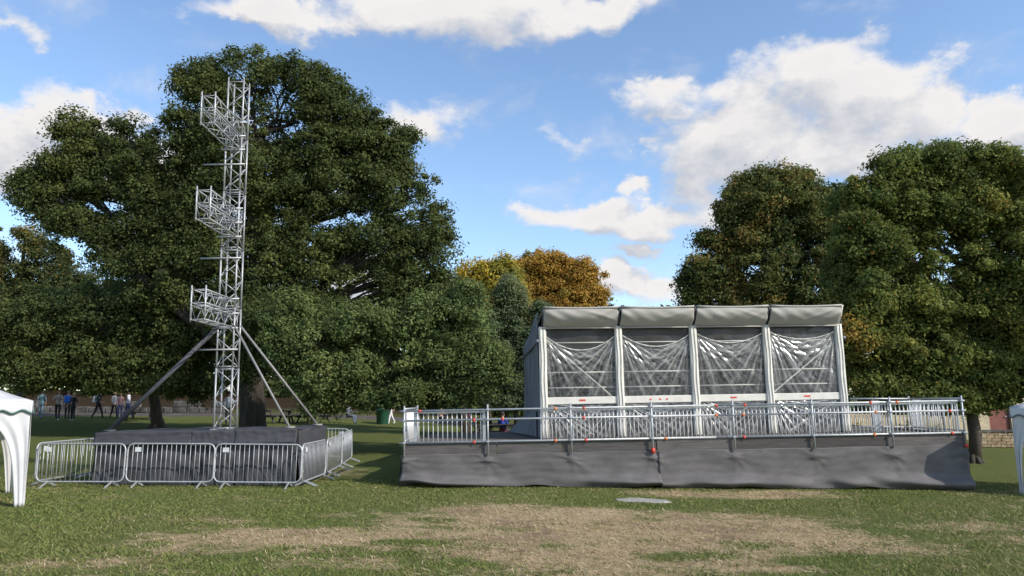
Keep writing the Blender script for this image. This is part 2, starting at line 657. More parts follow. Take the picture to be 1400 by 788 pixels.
# grass blades
X, Y = scatter_lawn(330000)
D = dryness(X, Y)
keep = RNG.random(len(X)) > np.clip(D * 1.2 - .25, 0, .88)
X, Y, D = X[keep], Y[keep], D[keep]
k = len(X)
Z = gz(X, Y)
hgt = RNG.uniform(.015, .04, k) * (.7 + .8 * fb2(X, Y, .8, 3))
ang = RNG.uniform(0, 2 * math.pi, k)
wd = RNG.uniform(.003, .006, k) * (1 + Y / 9)
lean = RNG.uniform(.7, 2.2, k) * hgt
dx, dy = np.cos(ang), np.sin(ang)
la = RNG.uniform(0, 2 * math.pi, k)
P = np.zeros((k, 3, 3))
P[:, 0] = np.stack([X - dx * wd, Y - dy * wd, Z - .005], 1)
P[:, 1] = np.stack([X + dx * wd, Y + dy * wd, Z - .005], 1)
P[:, 2] = np.stack([X + np.cos(la) * lean, Y + np.sin(la) * lean, Z + hgt], 1)
t = RNG.random(k)[:, None]
patchy = np.clip((fb2(X, Y, .5, 3, 9.1) - .35) * 3, 0, 1)[:, None]
cg = (1 - t) * np.array([.135, .180, .046]) + t * np.array([.20, .225, .068])
cg = cg * (1 - .5 * patchy) + np.array([.23, .22, .085]) * .5 * patchy
old = (RNG.random(k) < .035 + .3 * np.clip(D, 0, 1))[:, None]
cg = np.where(old, np.array([.36, .29, .16]) * (.7 + .6 * t), cg)
tag(quads_mesh('grass', P, cg, BLADE, per=3), kind='stuff')

# straw strewn over the worn patches
X, Y = scatter_lawn(230000, 1.35)
D = dryness(X, Y)
keep = RNG.random(len(X)) < np.clip(D * 1.15 - .16, 0.004, 1)
X, Y = X[keep], Y[keep]
k = len(X)
Z = gz(X, Y) + RNG.uniform(.006, .035, k)
L = RNG.uniform(.015, .055, k) * (1 + (RNG.random(k) < .04) * 1.2)
ang = np.where(RNG.random(k) < .6, RNG.normal(0, .5, k), RNG.uniform(0, math.pi, k))
dx, dy = np.cos(ang) * L, np.sin(ang) * L
wd = RNG.uniform(.0011, .0023, k) * (1 + Y / 10)
px, py = -np.sin(ang) * wd, np.cos(ang) * wd
dz = RNG.normal(0, .012, k)
P = np.zeros((k, 4, 3))
P[:, 0] = np.stack([X - dx + px, Y - dy + py, Z - dz], 1)
P[:, 1] = np.stack([X - dx - px, Y - dy - py, Z - dz + .002], 1)
P[:, 2] = np.stack([X + dx - px, Y + dy - py, Z + dz + .002], 1)
P[:, 3] = np.stack([X + dx + px, Y + dy + py, Z + dz], 1)
t = RNG.random(k)[:, None]
cs = (1 - t) * np.array([.52, .40, .24]) + t * np.array([.66, .54, .35])
cs = np.where(RNG.random(k)[:, None] < .25, np.array([.36, .27, .15]), cs)
tag(quads_mesh('straw', P, cs, BLADE), kind='stuff')

# pale slab let into the grass in front of the stage
sp = ground_pt(879, 685)
ms = MB()
ms.grid(lambda u, v: Vector((sp.x + (u - .5) * 1.15 + .03 * math.sin(v * 9), sp.y + (v - .5) * .62 + .04 * math.sin(u * 7),
                             G(sp.x + (u - .5) * 1.1, sp.y + (v - .5) * .6) + .014 + .004 * math.sin(u * 8 + v * 5) - .05 * max(0, ((2 * u - 1) ** 2 + (2 * v - 1) ** 2) - .9))), 16, 10)
o = solidify(ms.build('concrete_slab', CONC), .02)
tag(o, kind='structure')

# gritty path behind the lawn
mp = MB()
mp.grid(lambda u, v: Vector((-38 + 40 * u, 44.8 + 3.6 * v + 1.2 * math.sin(u * 3), G(-38 + 40 * u, 44.8 + 3.6 * v + 1.2 * math.sin(u * 3)) + .03)), 80, 10)
tag(mp.build('path', PATHM, smooth=True), kind='structure')


# ------------------------------------------------------------------ lattice tower and its platform
def make_platform():
    x0, x1, y0, y1, zt = -10.62, -5.5, 18.9, 21.7, 1.27
    t = thing('tower_platform', ((x0 + x1) / 2, (y0 + y1) / 2, G(-8, 20)), 'low square platform draped in dark cloth under the lattice tower', 'platform')
    m = MB()
    m.box(((x0 + x1) / 2, (y0 + y1) / 2, zt - .06), (x1 - x0 - .1, y1 - y0 - .1, .08))
    m.build('deck', DECK, t)

    def drape(p0, p1, ztop, zfn, amp, seed, nu=70, nv2=22):
        p0, p1 = Vector(p0), Vector(p1)
        d = (p1 - p0)
        nrm = Vector((d.y, -d.x, 0)).normalized()
        rs = random.Random(seed)
        ph = [rs.uniform(0, 6.3) for _ in range(8)]

        def fn(u, v):
            p = p0 + d * u
            zb = zfn(p.x, p.y)
            z = ztop + (zb - ztop) * v
            w_ = amp * (math.sin(u * 17 + ph[0] + v * 3) * .5 + math.sin(u * 41 + ph[1] - v * 4) * .25 + math.sin(v * 9 + u * 5 + ph[2]) * .35 * v)
            w_ += amp * 1.3 * math.sin(v * 14 + math.sin(u * 9 + ph[3]) * 2) * .35
            w_ += .10 * v ** 3
            return p + nrm * (w_ + .012) + Vector((0, 0, z - p.z))
        return MB().grid(fn, nu, nv2)
    gf = lambda a, b: G(a, b) + .01
    xs_ = [x0, -8.15, -7.05, x1]
    for i in range(3):
        solidify(drape((xs_[i], y0, 0), (xs_[i + 1], y0, 0), zt - .01, gf, .04, i + 1).build('cloth_panel', SKIRT2, t, True), .006)
    # shorter pelmet strips over the main cloth
    for i in range(3):
        o_ = drape((xs_[i] - .02, y0 - .045, 0), (xs_[i + 1] - .01, y0 - .045, 0), zt + .015, lambda a, b, i=i: zt - [.30, .34, .31][i], .012, 20 + i, 40, 8)
        solidify(o_.build('pelmet_cloth', SKIRT2, t, True), .006)
    solidify(drape((x1, y0, 0), (x1, y1, 0), zt, gf, .02, 9, 40).build('cloth_panel', SKIRT2, t, True), .006)
    solidify(drape((x0, y1, 0), (x0, y0, 0), zt, gf, .02, 10, 40).build('cloth_panel', SKIRT2, t, True), .006)
    solidify(drape((x1, y1, 0), (x0, y1, 0), zt, gf, .02, 12, 40).build('cloth_panel', SKIRT2, t, True), .006)
    tp = MB().grid(lambda u, v: Vector((x0 - .03 + (x1 - x0 + .06) * u, y0 - .05 + (y1 - y0 + .1) * v,
                                        zt + .008 + .02 * math.sin(u * 23) * math.sin(v * 11) ** 2 + .012 * math.sin(u * 9 + v * 5))), 60, 20)
    solidify(tp.build('top_cloth', SKIRT2, t, True), .006)
    return zt


PZ = make_platform()


def box_truss(parent, p0, axis_, wv, hv, length, bays, rc, rb, chord_name='chord', brace_name='brace', rings=True):
    """lattice box: p0 = centre of the start face; axis_, wv, hv = unit vectors times half size for wv/hv"""
    axis_ = Vector(axis_)
    cs_ = [p0 - wv - hv, p0 + wv - hv, p0 + wv + hv, p0 - wv + hv]
    for c in cs_:
        MB().tube(c, c + axis_ * length, rc, 8).build(chord_name, ALU, parent, True)
    st = length / bays
    for f in range(4):
        a, b = cs_[f], cs_[(f + 1) % 4]
        for i in range(bays):
            s_, e_ = (a, b) if (i + f) % 2 == 0 else (b, a)
            MB().tube(s_ + axis_ * (st * i + .02), e_ + axis_ * (st * (i + 1) - .02), rb, 6).build(brace_name, ALU, parent, True)
    if rings:
        for i in (0, 1):
            m = MB()
            for f in range(4):
                a, b = cs_[f], cs_[(f + 1) % 4]
                q = axis_ * (.03 if i == 0 else length - .03)
                m.tube(a + q, b + q, rb, 6)
            m.build('end_ring', ALU, parent, True)


def make_tower():
    cx, cy, half = -7.755, 19.92, .218
    t = thing('lattice_tower', (cx, cy, PZ), 'tall silver lattice tower with three side arms rising from the dark platform', 'tower')
    ztop = at(330, 110, cy - half).z
    nsec = 6
    h = (ztop - PZ - .02) / nsec
    for i in range(nsec):
        sec = thing_part('truss_section', t)
        box_truss(sec, Vector((cx, cy, PZ + .02 + h * i)), (0, 0, 1), Vector((half, 0, 0)), Vector((0, half, 0)), h - .012, 4, .026, .0135)
    # pointed pins on top
    for sx, sy in ((-1, -1), (1, -1), (1, 1), (-1, 1)):
        MB().tube((cx + sx * half, cy + sy * half, ztop - .02), (cx + sx * half, cy + sy * half, ztop + .1), .022, 8, .012).build('top_pin', ALU, t, True)
        MB().box((cx + sx * half, cy + sy * half, PZ + .02), (.14, .14, .02)).build('foot_plate', GALV, t)
    # arms: two stacked box trusses reaching out towards the lawn
    yend = 17.75
    for px, py in ((284, 149), (277.5, 279), (270.5, 416)):
        e = at(px, py, yend)
        arm = thing_part('arm_truss', t)
        d = Vector((e.x - cx, e.y - (cy + .15), 0))
        L = d.length
        d.normalize()
        sd = Vector((-d.y, d.x, 0)) * .165
        for dz in (-.205, .205):
            box_truss(arm, Vector((cx, cy + .15, e.z + dz)), d, sd, Vector((0, 0, .165)), L, 7, .021, .011)
        for s_ in (-1, 1):
            pe = Vector((e.x, e.y, e.z)) + sd * s_ * 1.05 - d * .02
            MB().tube(pe + Vector((0, 0, -.43)), pe + Vector((0, 0, .47)), .02, 8).build('end_upright', GALV, arm, True)
        for zz in (-.40, .40, 0):
            pm = Vector((cx, cy - half - .02, e.z + zz))
            MB().tube(pm - sd * 2.0, pm + sd * 2.0, .022, 8).build('mounting_bar', GALV, arm, True)
    # short bars sticking out sideways
    for x0, y0 in ((279, 226), (274, 354), (266, 479)):
        p = at(x0, y0, cy - half)
        MB().tube((p.x, cy - half - .03, p.z), (cx + .35, cy - half - .03, p.z), .024, 8).build('outrigger_bar', ALU, t, True)
    # raking struts
    zn = at(331, 446, cy).z
    zl = at(297, 449, cy).z

    def foot(x, y):
        d = ray(x, y)
        return Vector((0, 0, CAM_Z)) + d * ((PZ + .03 - CAM_Z) / d.z)
    for top, px, py, Yf, r, mm in (((cx - half, cy - half, zl), 150, 0, 19.25, .056, DARKPOLE), ((cx + half, cy - half, zn), 396, 0, 19.25, .031, STRUT), ((cx + half, cy + half, zn + .03), 434, 0, 21.3, .033, STRUT)):
        f = at(px, 588, Yf)
        f.z = PZ + .05
        m = MB().tube(top, f, r, 10)
        m.box((f.x, f.y, PZ + .05), (.26, .2, .05))
        m.build('raking_strut', mm, t, True)


def thing_part(name, parent):
    o = bpy.data.objects.new(name, None)
    o.empty_display_size = .1
    o.parent = parent
    C.objects.link(o)
    return o


make_tower()


# ------------------------------------------------------------------ crowd barriers
def make_barrier():
    t = thing('crowd_barrier', (0, 0, 0), '', 'barrier', 'steel crowd barriers round the tower platform')
    W, z0, z1, r = 1.06, .13, 1.04, .15
    pts = []
    for cx, cz, a0 in ((W - r, z1 - r, 0), (-W + r, z1 - r, 90), (-W + r, z0 + r, 180), (W - r, z0 + r, 270)):
        for k_ in range(5):
            a = math.radians(a0 + 22.5 * k_)
            pts.append((cx + r * math.cos(a), 0, cz + r * math.sin(a)))
    MB().path(pts, .019, 8, closed=True).build('frame', GALV, t, True)
    b = None
    for k_ in range(17):
        x = -W + .125 + k_ * (2 * W - .25) / 16
        if b is None:
            b = MB().tube((0, 0, z0), (0, 0, z1), .0075, 6).build('bar', GALV, t, True)
            b.location = (x, 0, 0)
        else:
            clone(b, t, (x, 0, 0))
    f = None
    for x in (-.78, .78):
        if f is None:
            m = MB()
            for s_ in (-1, 1):
                m.beam((0, 0, z0), (0, s_ * .30, .012), .05, .012, (1, 0, 0))
                m.box((0, s_ * .30, .008), (.06, .05, .012))
            f = m.build('foot', GALV, t)
            f.location = (x, 0, 0)
        else:
            clone(f, t, (x, 0, 0))
    MB().box((-.80, -.028, .90), (.15, .006, .11)).build('maker_plate', mat('white_plate', (.6, .62, .64), .5), t)
    hk = MB()
    for z in (.42, .78):
        hk.path([(W + .018, 0, z), (W + .05, 0, z), (W + .05, 0, z - .06)], .008, 6)
    hk.build('hook', GALV, t, True)
    return t


def barrier_between(proto, first, a, b, label):
    o = proto if first else copy_tree(proto)
    a, b = Vector(a), Vector(b)
    c = (a + b) / 2
    o.location = (c.x, c.y, G(c.x, c.y) + .005)
    d = b - a
    tilt = math.atan2(G(b.x, b.y) - G(a.x, a.y), d.length)
    o.rotation_euler = (0, -tilt, math.atan2(d.y, d.x))
    o['label'] = label
    return o


bp = make_barrier()
bx = lambda x, Y: (at(x, 640, Y).x, Y)
BAR = [(bx(51, 18.3), bx(168.5, 18.32), 'leftmost steel crowd barrier, half before open lawn and half before the dark platform'),
       (bx(172, 18.34), bx(292, 18.38), 'steel crowd barrier facing the camera at the middle of the platform front'),
       (bx(294.5, 18.40), bx(409, 18.42), 'steel crowd barrier facing the camera at the right end of the platform front'),
       ((-5.26, 18.48), (-5.22, 20.62), 'steel crowd barrier turned edge-on at the platform corner, nearest of those running back'),
       ((-5.22, 20.74), (-5.30, 22.88), 'steel crowd barrier turned edge-on, middle one of those running back beside the platform'),
       ((-5.32, 23.0), (-5.48, 25.1), 'steel crowd barrier turned edge-on, farthest of those running back beside the platform'),
       ((-5.60, 25.2), (-7.75, 25.25), 'steel crowd barrier across the back of the platform, only its top corner showing'),
       ((bx(53, 18.5)[0], 18.5), (bx(126, 20.4)[0], 20.4), 'steel crowd barrier set back at an angle behind the leftmost barrier on the grass')]
for i, (a, b, lab) in enumerate(BAR):
    barrier_between(bp, i == 0, (*a, 0), (*b, 0), lab)

# ------------------------------------------------------------------ stage platform
SY, SZ = 19.0, .86
SX0, SX1 = at(552, 606, SY).x, at(1318, 594, SY).x
SYB = 25.8
POSTS = [at(x, 575, SY).x for x in (553.5, 667, 780, 890, 1001, 1109, 1215.5, 1314)]


def make_stage():
    t = thing('stage_platform', ((SX0 + SX1) / 2, 22, G(4, 22)), 'long raised stage with a dark cloth skirt hung along its front', 'stage')
    MB().box(((SX0 + SX1) / 2, (SY + SYB) / 2 + .06, SZ - .06), (SX1 - SX0 - .02, SYB - SY, .08)).build('deck', DECK, t)
    rs = random.Random(5)
    # fascia boards along the deck edge
    edges = [SX0 + .01] + [at(x, 600, SY).x for x in (679, 768, 897, 1004, 1111, 1210)] + [SX1 - .01]
    for i in range(7):
        a, b = edges[i] + .009, edges[i + 1] - .009
        dz = rs.uniform(-.012, .012)
        q_ = rs.uniform(.7, 1.6)
        mm = mat('weathered_board', tuple(c * q_ for c in (.088, .080, .077)), .8, 0, .25, 3, .3, 60, stretch=(.6, 1, 8), fine=14)
        o_ = MB().box(((a + b) / 2, SY - .02 + rs.uniform(-.012, .012), SZ - .135 + dz), (b - a, .032, .31)).build('fascia_board', mm, t)
        bevel(o_, .006, 1)
    for k_, (xx, ya, yb) in enumerate(((SX0, SY + .02, SYB), (SX1, SY + .02, SYB))):
        MB().box((xx, (ya + yb) / 2, SZ - .135), (.03, yb - ya, .31)).build('fascia_board', BOARD, t)
    # cloth skirt: left and right lengths with a seam between them
    seam = at(900, 640, SY).x
    rs2 = random.Random(2)
    bill = [(rs2.uniform(SX0, SX1), rs2.uniform(.5, 1.3), rs2.uniform(.08, .16)) for _ in range(9)] + [(-1.9, 1.1, .22), (5.0, 1.1, .20), (8.4, .5, .15), (10.2, .9, .17)]
    dimp = [(p, rs2.uniform(.12, .25)) for p in POSTS]

    def skirt(xa, xb, ph):
        def fn(u, v):
            x = xa + (xb - xa) * u
            ztop, zb = SZ - .275 + .008 * math.sin(x * 3), G(x, SY) + .015 + .05 * max(0, math.sin(x * 2.1 + ph)) ** 3
            z = ztop + (zb - ztop) * v
            y = SY - .05 - .035 * v ** 1.5
            for c, w_, a in bill:
                q = (x - c) / w_
                if abs(q) < 2.5:
                    vv = v - .06 * q
                    y -= a * math.exp(-q * q) * math.exp(-((vv - .86) / .12) ** 2)
            for c, a in dimp:
                q = (x - c) / a
                y -= .055 * math.exp(-q * q - ((v - .20) / .08) ** 2)
            y += .0025 * math.sin(v * 31 + math.sin(x * 1.3 + ph) * 2.2) + .010 * math.sin(x * 2.3 + v * 2 + ph) + .004 * math.sin(x * 7.1 - v * 5) + .004 * math.sin(x * 11 + v * 9) * v * v
            for c, a in dimp:
                dx_, dv_ = x - c, v - .2
                rr_ = math.hypot(dx_, dv_ * 1.1) + .03
                y -= .012 * math.sin(math.atan2(dv_, dx_) * 9 + c) * math.exp(-rr_ / .45) * min(1, rr_ / .15)
            if x < SX0 + .9:
                q = (SX0 + .9 - x) / .9
                y -= .05 * q * math.sin(v * 7 + q * 6) * v
            flare = 0
            if x - SX0 < .25:
                flare = -.06 * v * (1 - (x - SX0) / .25)
            if SX1 - x < .25:
                flare = -.03 * v * (1 - (SX1 - x) / .25)
            return Vector((x + flare, y, z))
        nn = int((xb - xa) / .055)
        return MB().grid(fn, nn, 40)
    solidify(skirt(SX0 - .02, seam + .03, .4).build('skirt_cloth', SKIRT, t, True), .006)
    s2 = skirt(seam, SX1 + .02, 1.9)
    s2.v = [(p[0], p[1] - .014, p[2]) for p in s2.v]
    solidify(s2.build('skirt_cloth', SKIRT, t, True), .006)
    for xx, sg in ((SX0 - .05, -1), (SX1 + .05, 1)):
        o_ = MB().grid(lambda u, v: Vector((xx + sg * ((.05 if sg < 0 else -.03) * v + .02 * math.sin(u * 22 + v * 3)), SY + (SYB - SY) * u, SZ - .275 + (G(xx, SY + (SYB - SY) * u) + .015 - SZ + .275) * v)), 60, 12)
        solidify(o_.build('skirt_cloth', SKIRT, t, True), .006)
    # scaffold legs under the deck
    for x in POSTS[1:-1]:
        for yy in (SY + .25, SYB - .3):
            MB().tube((x, yy, G(x, yy)), (x, yy, SZ - .1), .024, 8).build('scaffold_leg', GALV, t, True)


make_stage()


def make_rail():
    t = thing('guard_railing', ((SX0 + SX1) / 2, SY, SZ), 'silver tubular guard railing with upright bars along the stage edge', 'railing')
    yr = SY - .06
    slope = (at(1300, 548.5, SY).z - at(560, 562.5, SY).z) / (at(1300, 548.5, SY).x - at(560, 562.5, SY).x)
    zt = at(560, 562.3, SY).z
    zl = lambda x: slope * (x - SX0)
    Zs = (zt, zt - .245, zt - .80)
    for i, x in enumerate(POSTS):
        MB().tube((x, yr - .045, SZ - .30), (x, yr - .045, zt + zl(x) + .13), .023, 10).build('post', GALV, t, True)
        for z in Zs:
            m = MB()
            m.box((x, yr - .025, z + zl(x)), (.058, .10, .058))
            m.tube((x - .045, yr - .08, z + zl(x)), (x + .045, yr - .08, z + zl(x)), .014, 6)
            bevel(m.build('coupler', GALV, t), .012, 1)
    # horizontal tubes, in two lengths that lap
    mid = (SX0 + SX1) / 2 + .8
    for z in Zs:
        MB().tube((SX0 - .1, yr, z), (mid, yr, z + zl(mid)), .0265, 10).build('rail_tube', GALV, t, True)
        MB().tube((mid + .003, yr, z + zl(mid)), (SX1 + .06, yr, z + zl(SX1)), .0265, 10).build('rail_tube', GALV, t, True)

    # framed bar panels
    def panel(p0, p1, z0, z1, nb, wide=.05):
        p0, p1 = Vector(p0), Vector(p1)
        pn = thing_part('bar_panel', t)
        d = p1 - p0
        m = MB()
        up = Vector((0, 0, 1))
        for p in (p0, p1):
            m.box(p + up * (z0 + z1) / 2 + d.normalized() * (wide / 2 if p == p0 else -wide / 2), (wide if abs(d.x) > abs(d.y) else .03, .03 if abs(d.x) > abs(d.y) else wide, z1 - z0 + .06))
        m.beam(p0 + up * z1, p1 + up * z1, .035, .04)
        m.beam(p0 + up * (z0 + .03), p1 + up * (z0 + .03), .03, .03)
        m.build('panel_frame', GALV, pn)
        b = None
        for k_ in range(nb):
            q = p0 + d * ((k_ + 1) / (nb + 1))
            loc = Vector((q.x, q.y, 0))
            if b is None:
                b = MB().tube((0, 0, z0 - .02 + zl(q.x) * 0), (0, 0, z1), .0145, 6).build('baluster', BALU, None, True)
                b.parent = pn
                b.location = loc - world_loc(t)
                b.location.z = -t.location.z
            else:
                l2 = loc - world_loc(t)
                l2.z = -t.location.z
                clone(b, pn, l2)
    zz0, zz1 = zt - .84, zt - .055
    ym = SY + .03
    # left panel, then a gap where the steps come up, then the long run
    panel((at(566, 590, ym).x, ym, 0), (at(664, 590, ym).x, ym, 0), zz0, zz1, 14, .075)
    xsn = [at(x, 590, ym).x for x in (738, 782, 891, 1001, 1109, 1215, 1311)]
    for i in range(6):
        a, b = xsn[i] + .02, xsn[i + 1] - .02
        dzz = zl((a + b) / 2)
        panel((a, ym, 0), (b, ym, 0), zz0 + dzz, zz1 + dzz, int(round((b - a) / .108)), .03)
    # returns at both ends
    panel((SX0 + .03, SY + .12, 0), (SX0 + .03, SY + 2.3, 0), zz0, zz1 + .05, 20, .05)
    panel((SX1 - .03, SY + .12, 0), (SX1 - .03, SY + 2.3, 0), zz0 + zl(SX1), zz1 + zl(SX1), 9, .05)
    for xx in (SX0 + .03, SX1 - .03):
        for z in (Zs[0], Zs[2]):
            MB().tube((xx, SY - .1, z + zl(xx) + .055), (xx, SY + 2.5, z + zl(xx) + .055), .024, 8).build('rail_tube', GALV, t, True)
        MB().tube((xx, SY + 2.42, SZ - .3), (xx, SY + 2.42, zt + zl(xx) + .13), .026, 8).build('post', GALV, t, True)
    # flat uprights of the rear railing on the right
    zb1 = zt + zl(SX1)
    for px in (1199, 1256):
        p = at(px, 580, SY + 2.4)
        MB().box((p.x, SY + 2.4, (SZ + zb1) / 2 - .03), (.24, .05, zb1 - SZ + .1)).build('flat_upright', GALV, t)
    for z in (0, -.8):
        MB().tube((at(1165, 580, SY + 2.4).x, SY + 2.4, zb1 + z + .09), (SX1, SY + 2.4, zb1 + z + .055), .024, 8).build('rail_tube', GALV, t, True)
    # red and orange tape round the tubes
    for x, y, mm in ((574, 562, REDTAPE), (648, 573, REDTAPE), (648, 602, REDTAPE), (687, 573, REDTAPE), (759, 560, ORANGETAPE), (798, 559, REDTAPE), (798, 571, REDTAPE), (759, 600, ORANGETAPE),
                     (801, 599, REDTAPE), (979, 557, REDTAPE), (979, 569, ORANGETAPE), (1018, 556, REDTAPE), (1016, 568, ORANGETAPE), (1017, 596, REDTAPE), (910, 598, ORANGETAPE),
                     (1190, 553, REDTAPE), (1197, 564, ORANGETAPE), (1195, 592, ORANGETAPE), (1226, 552, ORANGETAPE), (1298, 563, REDTAPE), (1301, 589, REDTAPE)):
        p = at(x, y, yr)
        z = min(Zs, key=lambda q: abs(q + zl(p.x) - p.z)) + zl(p.x)
        m = MB().tube((p.x - .035, yr, z), (p.x + .035, yr, z), .029, 10)
        m.box((p.x + .01, yr - .02, z - .02), (.035, .015, .06))
        m.build('tape_wrap', mm, t, True)
    p = POSTS[3]
    MB().tube((p, yr - .045, SZ - .33), (p, yr - .045, SZ - .21), .05, 10).build('tape_wrap', REDTAPE, t, True)
    p = POSTS[7]
    MB().tube((p, yr - .045, SZ - .33), (p, yr - .045, SZ - .25), .045, 10).build('tape_wrap', REDTAPE, t, True)


make_rail()


# ------------------------------------------------------------------ viewing pavilion on the stage
def make_tent():
    A = Vector((at(745, 604, 20.4).x, 20.4, 0))
    B = Vector((at(1158, 596, 21.1).x, 21.1, 0))
    d = (B - A).normalized()
    nf = Vector((d.y, -d.x, 0))             # towards the lawn
    L = (B - A).length
    depth = 4.4
    t = thing('pavilion', (A + B) / 2 + Vector((0, 0, SZ)) - nf * depth / 2, 'white framed pavilion with clear sheet front and grey canvas roof on the stage', 'pavilion')
    ze = at(742, 448, 20.4).z               # eave
    zr = at(743, 420, 20.0).z               # top of the canvas visor
    zb = ze - .28                           # rear eave
    P = lambda s, o, z: A + d * s - nf * o + Vector((0, 0, z))      # s along the front, o backwards
    nb = 4
    bay = L / nb
    # front posts (cloth sleeves over the frame) and rear posts
    for i in range(nb + 1):
        s = i * bay
        w_ = .105
        m = MB()
        m.beam(P(s, 0, SZ), P(s, 0, ze + .02), w_ * 2, .12, nf)
        o_ = bevel(m.build('front_post', WHITEMETAL, t), .03, 2)
        m2 = MB()
        for q in (-.045, .045):
            m2.path([P(s + q + .012 * math.sin(z_ * 5), -.066, SZ + (ze - SZ) * z_ / 12) for z_ in range(13)], .018, 6)
        m2.build('post_sleeve', WHITEMETAL, o_, True)
        MB().beam(P(s, depth, SZ), P(s, depth, zb), .14, .14, nf).build('rear_post', WHITEMETAL, t)
    # mid beams with small red marks
    zm0, zm1 = at(790, 553, 20.4).z, at(790, 543, 20.4).z
    zmb = (zm0 + zm1) / 2
    for i in range(nb):
        s0, s1 = i * bay + .1, (i + 1) * bay - .1
        bm = MB().beam(P(s0, .03, zmb), P(s1, .03, zmb), .08, zm1 - zm0)
        o_ = bevel(bm.build('mid_beam', WHITEMETAL, t), .012, 1)
        if i != 1:
            q = (s0 + s1) / 2
            MB().beam(P(q - .09, -.013, zmb + .01), P(q + .09, -.013, zmb + .01), .006, .045).build('red_mark', REDTAPE, o_)
        else:
            for f in (.38, .52, .62):
                q = s0 + (s1 - s0) * f
                MB().beam(P(q - .03, -.013, zmb), P(q + .03, -.013, zmb), .006, .04).build('red_mark', REDTAPE, o_)
        MB().beam(P(s0, .03, ze + .0), P(s1, .03, ze + .0), .07, .07).build('eave_beam', WHITEMETAL, t)
        # clip-on rails behind the sheet
        for py, r in ((468, .017), (509, .021), (530, .019)):
            z = at(790, py, 20.45).z
            MB().tube(P(s0, .16, z), P(s1, .16, z), r, 8).build('inner_rail', WHITEMETAL, t, True)
    # diagonal straps in the end bays
    for a, b in (((.12, .1, at(746, 464, 20.4).z), (bay - .08, .1, zm0 + .08)), ((nb * bay - .12, .1, at(1140, 467, 21).z), ((nb - 1) * bay + .12, .1, zm1 + .02)),
                 ((.15, .1, zm0), (bay * .65, .1, SZ + .05)), ((nb * bay - .15, .1, zm0), ((nb - 1) * bay + .5, .1, SZ + .05))):
        MB().beam(P(*a), P(*b), .03, .06, nf).build('diagonal_strap', WHITEMETAL, t)

    # clear sheets with gathers
    def clear(s0, s1, zt_, zb_, seed, swag, drop, sagm):
        rs = random.Random(seed)
        k_ = [rs.uniform(0, 6.3) for _ in range(12)]
        w_, h_ = s1 - s0, zt_ - zb_
        kl, kr = rs.uniform(.9, 1.35), rs.uniform(.9, 1.35)

        fold_glint = []

        def fn(u, v):
            top = (drop + sagm * 4 * u * (1 - u)) if swag else 0
            x, y = u * w_, top + v * (h_ - top)
            o, cr = 0, 0
            for cx, sg, kk, q in ((0, 1, kl, 0), (w_, -1, kr, 4)):
                dx = (x - cx) * sg + .02
                yy = y - drop + .04
                th = math.atan2(yy, dx)
                r = math.hypot(dx, yy)
                env = math.exp(-(r / 1.5) ** 2) * min(1, r / .3)
                ph = th * 25 + k_[q] + 1.3 * math.sin(th * 6 + k_[q + 1]) + .8 * math.sin(r * 2.2 + k_[q + 3])
                fold = math.sin(ph) + .5 * math.sin(th * 57 + k_[q + 2] + 1.5 * math.sin(r * 3))
                o += .0075 * kk * fold * env
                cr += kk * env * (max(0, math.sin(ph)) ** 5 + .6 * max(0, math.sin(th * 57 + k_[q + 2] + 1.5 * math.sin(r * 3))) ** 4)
            sag = 4 * u * (1 - u)
            if swag:
                for j in range(4):
                    ph = (y - top * 1.0 - .12 * j * sag - .06 * j) * 30 + k_[8 + j] + 2 * math.sin(u * 5 + k_[j])
                    e = math.exp(-((y - top - .14 * j) / .10) ** 2) * sag ** .5
                    o += .010 * math.sin(ph) * e
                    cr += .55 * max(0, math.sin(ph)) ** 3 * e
            ph = x * 31 + 5 * math.sin(y * 2.3 + k_[5]) + 2.2 * math.sin(y * 9 + x * 3)
            o += .006 * math.sin(x * 9 + k_[7] + 2 * math.sin(y * 2)) * math.sin(y * 3 + k_[6]) + .0022 * math.sin(ph) * math.sin(y * 13 + x * 5 + k_[2])
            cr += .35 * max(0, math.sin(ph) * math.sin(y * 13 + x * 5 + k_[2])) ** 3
            fold_glint.append(min(1.0, cr))  # strength of the painted reflection streak at this point
            edge = min(1, u / .05, (1 - u) / .05)
            return P(s0 + x, .02 - o * edge, zt_ - y)
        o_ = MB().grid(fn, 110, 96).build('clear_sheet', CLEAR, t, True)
        at_ = o_.data.attributes.new('fold_glint', 'FLOAT', 'POINT')
        at_.data.foreach_set('value', fold_glint)
        return o_
    for i in range(nb):
        s0, s1 = i * bay + .095, (i + 1) * bay - .095
        sag = (.40, .34, .28, .22)[i]
        zc = ze - .05
        drop_ = (.20, .18, .16, .14)[i]
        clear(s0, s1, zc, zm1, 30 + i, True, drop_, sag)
        m = MB()
        m.path([P(s0 + (s1 - s0) * q / 28, -.005, zc - drop_ - sag * 4 * (q / 28) * (1 - q / 28)) for q in range(29)], [.010 + .012 * math.sin(math.pi * q / 28) + .004 * math.sin(q * 2.1) for q in range(29)], 6)
        m.build('swag_hem', HEM, t, True)
        # plain strip behind the swag, up to the eave
        m = MB().grid(lambda u, v: P(s0 + (s1 - s0) * u, .09 + .012 * math.sin(u * 9 + i) * math.sin(v * 7), zc - .75 * v), 30, 16)
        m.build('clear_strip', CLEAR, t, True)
        clear(s0, s1, zm0, SZ + .01, 50 + i, False, 0, 0)

